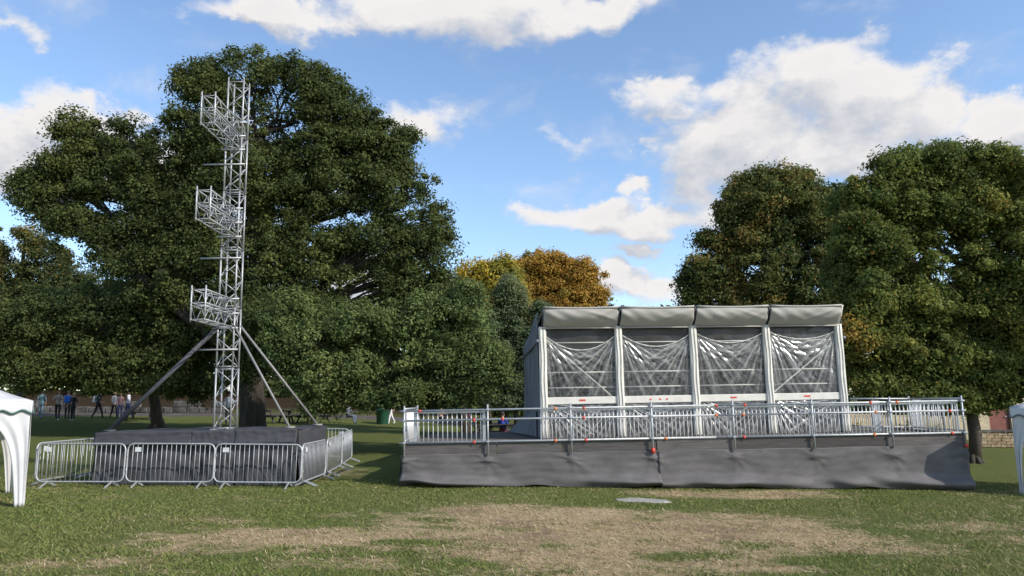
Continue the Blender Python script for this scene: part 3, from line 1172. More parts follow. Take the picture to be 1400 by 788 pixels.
    # canvas visor: leans out towards the top, bellied, one length per bay
    for i in range(nb):
        s0, s1 = i * bay + .035, (i + 1) * bay - .035
        if i == 0:
            s0 -= .02
        rs = random.Random(70 + i)
        k_ = [rs.uniform(0, 6.3) for _ in range(8)]

        def fn(u, v):
            s = s0 + (s1 - s0) * u
            belly = math.sin(math.pi * v) * (.13 + .02 * math.sin(u * 5 + k_[0]))
            out = .30 * (1 - v) + belly + .06
            z = zr + (ze - .02 - zr) * v - .03 * math.sin(math.pi * u) * (1 - v)
            corner = max(math.exp(-u / .12), math.exp(-(1 - u) / .12))
            fold = .022 * math.sin((u - v * .35) * 26 + k_[1]) * math.exp(-u / .3) + .022 * math.sin((u + v * .4) * 26 + k_[2]) * math.exp(-(1 - u) / .3)
            fold += .006 * math.sin(u * 8 + v * 5 + k_[3]) + .0035 * math.sin(u * 17 - v * 14 + k_[4]) + .022 * max(0, 1 - abs((u - .75) * 3.2 + (v - .4) * 2.4 * (1 if k_[5] > 3 else -1)) * 3)
            out += fold * math.sin(math.pi * min(1, v * 1.1)) - .05 * corner
            return P(s, -out, z)
        solidify(MB().grid(fn, 56, 20).build('canvas_visor', GREYCLOTH, t, True), .008)
        mb = MB().path([P(s0 + (s1 - s0) * q / 8, -.36, zr - .03 * math.sin(math.pi * q / 8) - .005) for q in range(9)], .028, 8)
        mb.build('visor_hem', GREYCLOTH, t, True)
        MB().tube(P(s0, -.07, ze - .03), P(s1, -.07, ze - .03), .022, 8).build('visor_hem', GREYCLOTH, t, True)
    for i in range(nb + 1):
        s = i * bay
        MB().path([P(s, -.02, ze), P(s, -.22, ze + (zr - ze) * .45), P(s, -.35, zr)], .03, 8).build('visor_arm', DARKPOLE if i < nb else WHITEMETAL, t, True)
    # roof, side and rear canvas
    rf = MB().grid(lambda u, v: P(L * u, -.33 + (depth + .39) * v, zr - .02 + (zb + .04 - zr) * v - .05 * math.sin(math.pi * v) * math.sin(math.pi * u * nb) ** 2), 48, 16)
    solidify(rf.build('roof_canvas', GREYCLOTH, t, True), .01)
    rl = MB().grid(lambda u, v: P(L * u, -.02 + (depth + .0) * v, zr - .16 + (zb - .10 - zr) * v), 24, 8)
    solidify(rl.build('roof_shade_sheet', INNER, t, True), .006)  # dark sheet added to stand in for shade under the roof
    for s, sg in ((0, -1), (L, 1)):
        def fn(u, v):
            ztop = zr - .03 + (zb - zr) * (u * (depth + .1) + .44) / (depth + .5)
            z = ztop + (SZ - .02 - ztop) * v
            return P(s + sg * (.12 + .014 * math.sin(u * 34) * v + .02 * math.sin(u * 9 + v * 6)), .02 + depth * u, z)
        o_ = solidify(MB().grid(fn, 48, 24).build('side_canvas', SIDECLOTH, t, True), .008)
        m = MB()
        for u in (.25, .5, .75):
            m.path([fn(u, q / 10) + d * sg * .012 for q in range(11)], .013, 6)
        m.build('seam', SIDECLOTH, o_, True)
        m = MB()
        m.path([P(s + sg * .15, -.05, ze - .38), P(s + sg * .15, depth * .5, ze - .5), P(s + sg * .15, depth + .05, ze - .62)], .05, 8)
        m.build('eave_roll', SIDECLOTH, o_, True)
    # loose tarpaulin at the rear left foot
    solidify(MB().grid(lambda u, v: P(-.16 - .50 * v * u, .6 + (depth - .3) * u, SZ + .75 - .74 * v - .25 * u * (1 - v)), 16, 12).build('loose_tarpaulin', SIDECLOTH, t, True), .008)
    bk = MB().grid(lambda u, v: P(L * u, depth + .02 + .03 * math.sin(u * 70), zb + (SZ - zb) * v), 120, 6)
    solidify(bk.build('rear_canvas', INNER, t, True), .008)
    for z in (SZ + .9, SZ + 1.3, SZ + 1.75, SZ + 2.3, SZ + 2.7):
        MB().tube(P(.1, depth - .12, z), P(L - .1, depth - .12, z), .022, 6).build('inner_rail', GALV, t, True)
    for i in range(1, 2 * nb):
        MB().tube(P(i * bay / 2, depth - .17, SZ), P(i * bay / 2, depth - .17, zb), .02, 6).build('inner_upright', GALV, t, True)
    for i in range(3):
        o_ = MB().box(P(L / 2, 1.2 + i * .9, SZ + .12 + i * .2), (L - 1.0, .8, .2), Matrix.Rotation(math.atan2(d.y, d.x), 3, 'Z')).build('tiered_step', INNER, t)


make_tent()


# ------------------------------------------------------------------ gazebos
def make_gazebo(corner, ci, rot, size, hh, apex, label, trim, seed, cw=1.0):
    # corner ci of the square stands at 'corner'; the square is turned by rot
    h = size / 2
    cr, sr = math.cos(rot), math.sin(rot)
    cor = [(x * cr - y * sr, x * sr + y * cr) for x, y in ((-h, -h), (h, -h), (h, h), (-h, h))]
    cx, cy = corner[0] - cor[ci][0], corner[1] - cor[ci][1]
    gzv = G(*corner)
    t = thing('gazebo', (cx, cy, gzv), label, 'gazebo', 'white pop up gazebos at the edges of the lawn')
    zf = gzv + hh
    m = MB()
    for i in range(4):
        a, b = cor[i], cor[(i + 1) % 4]

        def fn(u, v, a=a, b=b):
            ex, ey = a[0] + (b[0] - a[0]) * u, a[1] + (b[1] - a[1]) * u
            z = hh + (apex - hh) * v - .10 * math.sin(math.pi * v) + .012 * math.sin(u * 20) * (1 - v)
            return Vector((cx + ex * (1 - v) * 1.02, cy + ey * (1 - v) * 1.02, gzv + z))
        m.grid(fn, 14, 10)
    solidify(m.build('canopy', WHITECLOTH, t, True), .006)
    for i in range(4):
        a, b = cor[i], cor[(i + 1) % 4]
        n_ = Vector(((a[0] + b[0]) / 2, (a[1] + b[1]) / 2, 0)).normalized()
        val = lambda u: .215 + .034 * math.cos(u * 2 * math.pi * 9)

        def fn(u, v, a=a, b=b):
            return Vector((cx + (a[0] + (b[0] - a[0]) * u) * 1.02, cy + (a[1] + (b[1] - a[1]) * u) * 1.02, zf + .005 - val(u) * v)) + n_ * (.02 * v + .006 * math.sin(u * 31 + seed))
        o_ = solidify(MB().grid(fn, 108, 4).build('valance', WHITECLOTH, t, True), .005)
        MB().path([fn(q / 108, 1) + n_ * .006 for q in range(109)], .017, 6).build('trim', trim, o_, True)

        # arched curtain at both ends of the side
        for e in (0, 1):
            def fc(u, v, a=a, b=b, e=e):
                # width of the curtain shrinks towards the foot in an arch
                z = hh - .05 - (hh - .06) * v
                arch = .75 * math.exp(-((v) / .2) ** 1.3) + cw * (.15 + .20 * (1 - v))
                q = u * arch / size
                q = q if e == 0 else 1 - q
                fold = .022 * math.sin(u * 13 + seed + v * 2) * min(1, v * 3)
                return Vector((cx + (a[0] + (b[0] - a[0]) * q), cy + (a[1] + (b[1] - a[1]) * q), gzv + z)) + n_ * (fold + .01)
            solidify(MB().grid(fc, 16, 26).build('leg_curtain', WHITECLOTH, t, True), .005)
    for a in cor:
        MB().tube((cx + a[0] * .975, cy + a[1] * .975, gzv), (cx + a[0] * .975, cy + a[1] * .975, zf), .02, 8).build('leg', WHITEMETAL, t, True)
    return t


g1 = at(41, 545, 15.0)
make_gazebo((g1.x + .03, 15.0), 1, math.radians(37), 2.94, 2.07, 2.95, 'white gazebo with dark green scalloped trim at the far left of the lawn', GREENTRIM, 1)
g2 = at(1381, 556, 18.0)
make_gazebo((g2.x + .02, 18.0), 0, math.radians(-38), 2.94, 2.06, 2.85, 'white gazebo with dark blue grey scalloped trim at the far right beyond the stage', NAVYTRIM, 4, .36)


# ------------------------------------------------------------------ trees
def leaf_cloud(centres, rads, outs, per, lsize, palette, droop=.55, flat=.72, seed=0):
    """leaf quads in clumps. palette: list of (colour, weight)"""
    rg = np.random.default_rng(seed)
    nC = len(centres)
    k = nC * per
    c = np.repeat(centres, per, 0)
    r = np.repeat(rads, per)[:, None]
    o = np.repeat(outs, per, 0)
    v = rg.normal(size=(k, 3))
    v /= np.linalg.norm(v, axis=1)[:, None]
    rad = rg.random((k, 1)) ** .6 * np.where(rg.random((k, 1)) < .10, 1.3, 1.0)
    off = v * rad * r
    off[:, 2] *= flat
    off[:, 2] -= droop * .35 * (np.linalg.norm(off[:, :2], axis=1) ** 2) / r[:, 0]
    pos = c + off
    nrm = .35 * np.array([0, 0, 1]) + .40 * o + .65 * v + .62 * rg.normal(size=(k, 3))
    nrm /= np.linalg.norm(nrm, axis=1)[:, None]
    tng = np.cross(nrm, rg.normal(size=(k, 3)))
    tng /= np.linalg.norm(tng, axis=1)[:, None]
    bt = np.cross(nrm, tng)
    s = lsize * rg.uniform(.65, 1.35, (k, 1))
    P = np.zeros((k, 4, 3))
    P[:, 0] = pos - tng * s
    P[:, 1] = pos + bt * s * .52 + nrm * s * .12
    P[:, 2] = pos + tng * s
    P[:, 3] = pos - bt * s * .52 + nrm * s * .12
    cols = np.array([p[0] for p in palette], float)
    wts = np.array([p[1] for p in palette], float)
    tone = fbm(centres * .45 + seed * 3.1, 3)                 # autumn turns whole boughs
    tone2 = rg.random(nC)
    sel = np.clip((tone - .25) / .5 * .62 + tone2 * .38, 0, .985)
    cum = np.cumsum(wts) / wts.sum()
    idx = np.searchsorted(cum, np.clip(sel, 0, .9999))
    idx = np.repeat(idx, per)
    alt = np.searchsorted(cum, rg.random(k) * .9999)
    idx = np.where(rg.random(k) < .12, alt, idx)
    col = cols[idx] * rg.uniform(.86, 1.16, (k, 1)) * np.repeat(rg.uniform(.75, 1.28, (nC, 1)), per, 0) * (1 + .04 * rg.normal(size=(k, 3)))
    return P, np.clip(col * 1.55, .004, 1)


def make_tree(name, label, base, trunk, blobs, Y, per=60, lsize=.12, clump=.55, dens=1.0, palette=None, bark=None, seed=1, group=None, depth=1.0, cat='tree', thresh=.36, twig=True, gaps=()):
    """trunk: [(x, y, z, r)...]; blobs: (photo x, y, rx, ry[, Y]) laid out in metres at distance Y"""
    rg = np.random.default_rng(seed)
    rd = random.Random(seed)
    t = thing(name, base, label, cat, group)
    CE, RA, OU, BL = [], [], [], []
    for b in blobs:
        yy = b[4] if len(b) > 4 else Y
        c = np.array(at(b[0], b[1], yy))
        rx, rz = b[2] * yy / 1000, b[3] * yy / 1000
        ry = max(.6 * rx, rz) * depth
        BL.append((c, rx, ry, rz))
        area = 4 * math.pi * ((rx * ry) ** 1.6 / 3 + (rx * rz) ** 1.6 / 3 + (ry * rz) ** 1.6 / 3) ** (1 / 1.6)
        k = int(max(10, dens * area / (clump * clump * 1.15)))
        v = rg.normal(size=(k, 3))
        v /= np.linalg.norm(v, axis=1)[:, None]
        f = rg.uniform(.3, 1.0, (k, 1)) ** .6 * np.where(rg.random((k, 1)) < .10, 1.07, 1.0)
        f = f * (.72 + .62 * fbm(v * 1.9 + seed * 1.7 + len(BL) * 5.3, 3)[:, None])
        q = c + v * f * np.array([rx, ry, rz]) * .96
        nz = fbm(q * .75 + seed, 3) + .22 * (fbm(q * 2.1 + seed + 9, 2) - .5)
        keep = nz > thresh
        q, v = q[keep], v[keep]
        CE.append(q)
        OU.append(v)
        RA.append(clump * rg.uniform(.35, 1.3, len(q)) ** 1.0)
    TW = []
    # trunk and limbs
    m = MB()
    pts = [Vector(p[:3]) for p in trunk]
    rs = [p[3] for p in trunk]
    m.path(pts, rs, 14)
    # root flare
    b0 = pts[0]
    for a in range(5):
        an = a * 1.257 + rd.uniform(-.3, .3)
        m.path([b0 + Vector((0, 0, rs[0] * 1.6)) + Vector((math.cos(an), math.sin(an), 0)) * rs[0] * .4, b0 + Vector((math.cos(an) * rs[0] * 1.1, math.sin(an) * rs[0] * 1.1, rs[0] * .35)),
                b0 + Vector((math.cos(an) * rs[0] * 2.1, math.sin(an) * rs[0] * 2.1, -.12))], [rs[0] * .5, rs[0] * .38, rs[0] * .12], 8)
    m.build('trunk', bark or BARK, t, True)
    lm = MB()
    for bi, (c, rx, ry, rz) in enumerate(BL):
        c = Vector(c)
        # leave the trunk below the bough
        best = min(range(len(pts)), key=lambda i: (pts[i] - (c - Vector((0, 0, .55 * (Vector((c.x, c.y, 0)) - Vector((pts[i].x, pts[i].y, 0))).length))).copy()).length + (6 if i == 0 else 3 if i == 1 else 0))
        s = pts[best]
        r0 = min(rs[best] * .5, .03 + .018 * (c - s).length)
        mids = []
        kn = 6
        for q in range(kn + 1):
            f = q / kn
            p = s.lerp(c, f) + Vector((rd.uniform(-.25, .25), rd.uniform(-.25, .25), rd.uniform(-.1, .2) - .5 * math.sin(math.pi * f) * .4)) * (0 if q in (0,) else 1)
            mids.append(p)
        lm.path(mids, [r0 * (1 - .8 * q / kn) + .012 for q in range(kn + 1)], 7)
        for q in (3, 4, 5):
            TW.append(tuple(mids[q] + Vector((rd.uniform(-.5, .5), rd.uniform(-.6, .3), rd.uniform(-.3, .4)))))
        if twig:
            for q in range(int(7 + rx * 2.2)):
                v = Vector((rd.gauss(0, 1), rd.gauss(0, 1), rd.gauss(.1, .8))).normalized()
                e = c + Vector((v.x * rx, v.y * ry, v.z * rz)) * rd.uniform(.6, .95)
                st = mids[rd.choice((3, 4, 5, 6))]
                mp_ = st.lerp(e, .5) + Vector((rd.uniform(-.3, .3), rd.uniform(-.3, .3), rd.uniform(-.1, .35)))
                lm.path([st, mp_, e], [r0 * .28 + .01, r0 * .16 + .01, .008], 5)
                TW.append(tuple(e))
                TW.append(tuple(mp_.lerp(e, .5)))
    TW = np.array(TW)
    CE.append(TW)
    OU.append(np.tile(np.array([0, -.3, .7]), (len(TW), 1)))
    RA.append(clump * rg.uniform(.5, 1.2, len(TW)))
    CE, RA, OU = np.concatenate(CE), np.concatenate(RA), np.concatenate(OU)
    if gaps:
        q = (CE - np.array([0, 0, CAM_Z])) @ np.array(CM)
        gx, gy = 700 - q[:, 0] / q[:, 2] * 1000, 394 + q[:, 1] / q[:, 2] * 1000
        ok = np.ones(len(CE), bool)
        for a_, b_, rx_, ry_, pr in gaps:           # holes where the photo shows sky between the boughs
            ok &= ~((((gx - a_) / rx_) ** 2 + ((gy - b_) / ry_) ** 2 < 1) & (rg.random(len(CE)) < pr))
        CE, RA, OU = CE[ok], RA[ok], OU[ok]
    lim = CE[:, 2] > gz(CE[:, 0], CE[:, 1]) + .35
    CE, RA, OU = CE[lim], RA[lim], OU[lim]
    P, colr = leaf_cloud(CE, RA, OU, int(per * 2.3), lsize * .54, palette, seed=seed)
    print('LEAVES', label, len(P))
    quads_mesh('crown', P, colr, LEAF, t)
    lm.build('limb', bark or BARK, t, True)
    return t


GREEN_DARK = [((.044, .060, .022), 3), ((.060, .076, .025), 3), ((.084, .092, .028), 1.6)]
GREEN_MID = [((.066, .092, .034), 2.5), ((.090, .116, .040), 3), ((.115, .135, .044), 1.5)]
GREEN_BLUE = [((.080, .105, .055), 2), ((.105, .130, .065), 2), ((.125, .14, .06), 1)]
AUT_MIX = [((.066, .088, .024), 3.0), ((.098, .118, .030), 2.8), ((.15, .142, .034), 1.6), ((.21, .15, .035), .7), ((.30, .12, .025), .08)]
AUT_BROWN = [((.056, .074, .024), 3.0), ((.084, .095, .028), 1.8), ((.15, .115, .034), 1.4), ((.18, .11, .036), .8)]
YELLOW = [((.14, .14, .03), 1.2), ((.30, .23, .035), 2.4), ((.36, .26, .04), 1.3)]
ORANGE = [((.17, .13, .03), 2.0), ((.24, .145, .03), 2.2), ((.28, .18, .04), 1.6), ((.15, .15, .04), 1.2)]
ORANGEGREEN = [((.052, .068, .025), 2.5), ((.08, .085, .028), 1.6), ((.15, .105, .03), .8), ((.2, .12, .035), .3)]


def base_at(x, Y):
    p = at(x, 560, Y)
    return Vector((p.x, Y, G(p.x, Y)))


def column(b, top, r0, r1, kn=7, bend=.25, seed=1):
    rd = random.Random(seed)
    out = []
    for i in range(kn):
        f = i / (kn - 1)
        p = Vector(b).lerp(Vector(top), f)
        j = bend * math.sin(math.pi * f)
        out.append((p.x + rd.uniform(-1, 1) * j, p.y + rd.uniform(-1, 1) * j, p.z - (.08 if i == 0 else 0), r0 + (r1 - r0) * f ** .8))
    return out


def trees():
    b = base_at(347, 30)
    top = at(355, 190, 30)
    make_tree('broadleaf_tree', 'very large dark green broadleaf tree rising behind the lattice tower', b, column(b, top, .56, .20, 9, .25, 4),
              [(335, 105, 68, 44), (270, 112, 50, 34), (252, 155, 45, 34), (400, 110, 58, 38), (445, 128, 45, 40), (480, 170, 50, 46), (420, 185, 85, 55), (330, 190, 80, 60), (515, 200, 42, 40), (535, 250, 60, 44),
               (470, 255, 90, 50), (390, 270, 80, 50), (300, 265, 80, 44), (565, 300, 58, 42), (598, 345, 34, 40), (585, 385, 48, 36), (520, 330, 60, 34), (430, 340, 70, 42), (330, 345, 90, 46),
               (230, 215, 55, 42), (175, 195, 45, 35), (110, 180, 38, 32), (95, 225, 50, 26), (40, 255, 34, 24), (75, 275, 50, 26), (155, 235, 44, 22), (110, 305, 44, 24), (215, 285, 48, 32), (180, 350, 54, 34),
               (245, 350, 60, 40), (360, 380, 60, 50), (450, 385, 50, 40), (250, 380, 110, 60, 38), (390, 150, 50, 40), (300, 140, 50, 40), (120, 330, 50, 30), (225, 400, 50, 40), (500, 350, 60, 40, 33), (130, 255, 60, 22), (170, 310, 60, 26), (60, 240, 40, 22), (135, 215, 60, 34), (200, 260, 50, 34), (95, 300, 40, 22), (555, 400, 50, 30), (530, 385, 40, 26), (470, 340, 50, 34), (600, 400, 34, 34), (345, 440, 60, 40, 28), (340, 490, 34, 34, 28), (180, 420, 120, 60, 40), (470, 220, 60, 50), (360, 240, 60, 60), (280, 200, 50, 40), (270, 310, 60, 40), (560, 345, 40, 40), (390, 420, 80, 40), (290, 420, 80, 40), (545, 210, 26, 18), (556, 185, 15, 10)], 30, per=58, lsize=.125, clump=.58, dens=1.0,
              palette=GREEN_DARK, bark=BARKDARK, seed=3, thresh=.405,
              gaps=[(150, 282, 36, 10, .85), (105, 335, 20, 24, .85), (500, 395, 34, 16, .92), (480, 255, 34, 10, .6), (365, 165, 52, 34, .62), (300, 290, 40, 14, .5), (510, 335, 40, 22, .45), (240, 175, 20, 12, .5)])
    b = base_at(640, 29)
    make_tree('broadleaf_tree', 'broad mid green tree with boughs hanging to the grass between tower and stage', b, column(b, at(600, 430, 28.5), .22, .09, 6, .2, 5),
              [(420, 470, 70, 48), (490, 445, 70, 34), (560, 445, 65, 40), (620, 440, 55, 44), (460, 510, 75, 40), (540, 500, 70, 42), (610, 505, 65, 40), (655, 490, 40, 48), (575, 540, 70, 22), (640, 540, 40, 22),
               (440, 545, 34, 22), (500, 540, 36, 18), (400, 430, 45, 34), (640, 410, 30, 30)], 26.5, per=70, lsize=.11, clump=.5, dens=1.25, palette=GREEN_MID, seed=8, thresh=.36, depth=.9, gaps=[(440, 470, 26, 12, .8), (520, 470, 30, 10, .85), (580, 510, 34, 10, .8), (480, 530, 26, 10, .8), (600, 455, 22, 12, .8), (650, 520, 20, 14, .7), (420, 520, 18, 16, .8), (545, 425, 20, 10, .7)])
    b = base_at(217, 36)
    make_tree('broadleaf_tree', 'dense low dark green tree filling the left edge above the walkers', b, column(b, at(205, 430, 35), .3, .1, 6, .2, 6),
              [(60, 440, 70, 44), (140, 425, 75, 38), (215, 430, 60, 44), (30, 490, 60, 40), (110, 485, 80, 44), (190, 490, 70, 40), (60, 512, 60, 22), (140, 508, 60, 24), (240, 495, 50, 40), (255, 530, 34, 26), (100, 470, 140, 50, 38), (230, 480, 70, 44, 37),
               (0, 450, 40, 50), (200, 518, 40, 16), (270, 460, 40, 40), (-60, 470, 60, 70)], 31, per=66, lsize=.12, clump=.56, dens=1.2, palette=GREEN_DARK, seed=12, thresh=.35, depth=.9, gaps=[(60, 470, 34, 10, .8), (150, 455, 30, 10, .8), (120, 505, 30, 8, .7), (220, 465, 24, 12, .8), (200, 510, 20, 8, .7)])
    b = base_at(30, 44)
    make_tree('broadleaf_tree', 'thin tree with yellowing leaves at the left edge against the cloud', b, column(b, at(35, 320, 44), .25, .08, 6, .3, 7),
              [(35, 330, 38, 24), (70, 355, 40, 28), (15, 365, 40, 30), (60, 395, 50, 30), (-20, 340, 40, 40), (100, 390, 34, 28), (10, 410, 50, 30)], 44, per=44, lsize=.15, clump=.6, dens=.8, palette=ORANGEGREEN, seed=15, thresh=.42)
    b = base_at(707, 33)
    make_tree('pine_tree', 'blue green feathery pine with a bare thin trunk left of the pavilion', b, column(b, at(700, 395, 33), .13, .04, 8, .12, 8),
              [(695, 400, 22, 24), (705, 425, 34, 24), (690, 450, 40, 24), (722, 455, 34, 26), (700, 485, 42, 22), (735, 490, 30, 26), (680, 510, 36, 22), (720, 520, 34, 18), (660, 440, 24, 34), (740, 430, 18, 20), (700, 545, 40, 12), (745, 525, 20, 20)],
              33, per=80, lsize=.10, clump=.5, dens=1.1, palette=GREEN_BLUE, seed=17, thresh=.36)
    b = base_at(668, 36)
    make_tree('broadleaf_tree', 'yellow tinged tree between the large dark tree and the orange one', b, column(b, at(668, 390, 36), .2, .07, 6, .2, 9),
              [(668, 378, 28, 24), (640, 395, 24, 24), (690, 395, 28, 28), (655, 420, 40, 30), (700, 430, 30, 30), (640, 450, 30, 30), (655, 385, 34, 26), (680, 370, 26, 20), (630, 410, 24, 22)], 36, per=60, lsize=.14, clump=.6, dens=1.0, palette=YELLOW, seed=21, thresh=.36)
    b = base_at(760, 50)
    make_tree('broadleaf_tree', 'orange autumn tree showing above the pavilion roof', b, column(b, at(760, 385, 50), .28, .08, 6, .2, 10),
              [(755, 368, 36, 20), (725, 378, 30, 22), (790, 385, 30, 24), (765, 400, 52, 24), (808, 408, 18, 12), (715, 400, 30, 28), (760, 425, 55, 22), (700, 375, 34, 22), (740, 360, 40, 18), (785, 375, 44, 24), (812, 402, 18, 16)], 50, per=70, lsize=.16, clump=.7, dens=1.1, palette=ORANGE, seed=23, thresh=.36)
    b = base_at(1070, 37)
    make_tree('chestnut_tree', 'dark rounded tree browning at its top directly behind the pavilion', b, column(b, at(1065, 280, 37), .42, .12, 8, .25, 11),
              [(1050, 248, 44, 26), (1020, 262, 30, 28), (1095, 262, 44, 34), (1060, 300, 66, 40), (1015, 330, 38, 34), (1110, 330, 60, 50), (975, 365, 38, 34), (955, 385, 30, 28), (1040, 370, 70, 48), (985, 410, 56, 34), (965, 325, 13, 9), (1130, 400, 70, 50),
               (1060, 430, 70, 40), (1150, 290, 40, 40), (1040, 290, 60, 50), (1090, 290, 60, 50), (1010, 290, 34, 34), (1160, 350, 50, 60)], 37, per=60, lsize=.15, clump=.66, dens=1.1, palette=AUT_BROWN, seed=27, thresh=.36, bark=BARKDARK)
    b = ground_pt(1333, 633)
    Yr = b.y
    make_tree('broadleaf_tree', 'large sunlit tree with yellow flecked leaves at the right edge beside the stage', b, column((b.x, b.y, b.z), at(1322, 330, Yr + .5), .21, .11, 9, .18, 12),
              [(1225, 225, 36, 26), (1285, 222, 40, 30), (1345, 222, 44, 30), (1395, 235, 40, 36), (1190, 265, 36, 30), (1250, 275, 56, 36), (1330, 285, 60, 34), (1400, 300, 40, 40), (1175, 325, 36, 40), (1235, 345, 60, 40),
               (1330, 355, 50, 26), (1395, 380, 40, 40), (1180, 400, 44, 44), (1250, 415, 56, 34), (1330, 420, 60, 40), (1390, 450, 44, 40), (1200, 470, 50, 40), (1270, 485, 60, 40), (1345, 500, 54, 36), (1190, 525, 34, 28),
               (1250, 535, 50, 22), (1310, 545, 46, 18), (1390, 520, 36, 24), (1440, 400, 40, 120), (1155, 450, 24, 40), (1360, 545, 18, 12), (1290, 300, 60, 50, 26.5), (1290, 390, 70, 50, 26.5), (1360, 330, 50, 50, 26.5), (1290, 250, 50, 40, 26), (1210, 300, 50, 50, 26.5), (1370, 410, 50, 50, 26.5), (1220, 450, 60, 50, 26.5), (1320, 470, 60, 50, 26.5), (1400, 355, 40, 40), (1170, 290, 40, 40, 27), (1160, 370, 40, 50, 27), (1240, 240, 40, 40, 26.5), (1390, 270, 50, 50, 27), (1395, 410, 40, 40, 27), (1330, 390, 40, 40, 26)], 25.5, per=62, lsize=.12, clump=.46, dens=1.0, palette=AUT_MIX, seed=31, thresh=.37, gaps=[(1285, 365, 34, 34, .5), (1265, 265, 20, 20, .5), (1245, 460, 22, 12, .7)])


trees()

# far-off wood closing the view under the boughs
rg = np.random.default_rng(5)
k = 1500
CE = np.stack([rg.uniform(-62, 14, k), rg.uniform(58, 66, k), rg.uniform(0, 8.5, k)], 1)
CE[:, 2] = CE[:, 2] * (.75 + .5 * fbm(CE * np.array([.12, .12, 0]) + 3, 3)) + gz(CE[:, 0], CE[:, 1])
P, colr = leaf_cloud(CE, np.full(k, 1.3), np.tile(np.array([0, -.7, .5]), (k, 1)), 34, .30, GREEN_DARK, seed=40)
k = 700
CE = np.stack([rg.uniform(14, 70, k), rg.uniform(50, 60, k), rg.uniform(0, 9, k)], 1)
P2, colr2 = leaf_cloud(CE, np.full(k, 1.3), np.tile(np.array([0, -.7, .5]), (k, 1)), 34, .30, GREEN_DARK, seed=41)
tag(quads_mesh('woodland', np.concatenate([P, P2]), np.concatenate([colr, colr2]), LEAF), kind='stuff')


# smaller tree trunks standing on the bank
# ------------------------------------------------------------------ low stone wall at the path
def make_wall():
    a, b = at(-30, 575, 49.2), at(292, 575, 49.2)
    t = thing('stone_wall', ((a.x + b.x) / 2, 49.2, G((a.x + b.x) / 2, 49.2)), 'low wall of pale rough stone blocks behind the walkers on the left', 'wall')
    rd = random.Random(3)
    x = a.x
    while x < b.x:
        ln = rd.uniform(.55, 1.15)
        for row in range(2 if rd.random() < .55 else 1):
            hgt_ = rd.uniform(.36, .42)
            o_ = MB().box((x + ln / 2, 49.2 + rd.uniform(-.04, .04), G(x, 49.2) + .19 + row * .40), (ln - .04, .45, hgt_),
                          Matrix.Rotation(rd.uniform(-.03, .03), 3, 'Y')).build('stone', STONE, t)
            bevel(o_, .05, 2)
        x += ln
    return t


make_wall()


# ------------------------------------------------------------------ picnic tables
def make_table():
    t = thing('picnic_table', (0, 0, 0), '', 'picnic table', 'dark picnic tables under the trees')
    for k_ in range(4):
        MB().box((0, -.285 + .19 * k_, .75), (1.75, .17, .04)).build('table_plank', WOODDARK, t)
    for s_ in (-1, 1):
        for q in range(2):
            MB().box((0, s_ * (.66 + .15 * q), .45), (1.75, .13, .04)).build('bench_plank', WOODDARK, t)
    for x in (-.62, .62):
        m = MB()
        m.beam((x, -.28, .73), (x, -.72, 0), .05, .1, (1, 0, 0))
        m.beam((x, .28, .73), (x, .72, 0), .05, .1, (1, 0, 0))
        m.beam((x + .05, -.84, .40), (x + .05, .84, .40), .05, .1)
        m.beam((x + .05, -.36, .70), (x + .05, .36, .70), .05, .08)
        m.build('trestle_leg', WOODDARK, t)
    return t


tp_ = make_table()
for i, (x, y, Y, rz, lab) in enumerate([(193, 575, 44.5, .2, 'dark picnic table beside the walkers left of the raking strut'),
                                         (378, 580, 42, .9, 'dark picnic table just right of the large tree trunk'),
                                         (408, 580, 42.5, .1, 'dark picnic table between the two right hand struts'),
                                         (428, 580, 43, 1.2, 'dark picnic table behind the right hand end of the platform'),
                                         (672, 588, 31, .15, 'dark picnic table seen through the gap in the stage railing'),
                                         (690, 588, 36, .8, 'dark picnic table farther back past the railing gap by the pavilion')]):
    o = tp_ if i == 0 else copy_tree(tp_)
    p = at(x, y, Y)
    o.location = (p.x, Y, G(p.x, Y))
    o.rotation_euler = (0, 0, rz)
    o['label'] = lab


# ------------------------------------------------------------------ litter bin
def make_bin():
    p = at(523, 580, 44)
    z = G(p.x, 44)
    t = thing('litter_bin', (p.x, 44, z), 'green litter bin at the path edge under the hanging boughs', 'bin')
    MB().path([(p.x, 44, z), (p.x, 44, z + .05), (p.x, 44, z + .8), (p.x, 44, z + .82)], [.33, .35, .38, .40], 20).build('body', BINGREEN, t, True)
    MB().path([(p.x, 44, z + .82), (p.x, 44, z + .86), (p.x, 44, z + .96), (p.x, 44, z + 1.0)], [.41, .41, .34, .12], 20).build('lid', BINGREEN, t, True)
    MB().path([(p.x, 44, z - .02), (p.x, 44, z + .06)], [.35, .35], 20).build('base_ring', BLACK, t, True)


make_bin()


# ------------------------------------------------------------------ people
_pm = {}


def pmat(name, c):
    key = (name, c)
    if key not in _pm:
        _pm[key] = mat(name, c, .8, 0, .12, 9)
    return _pm[key]


HEAD_BITS = {}


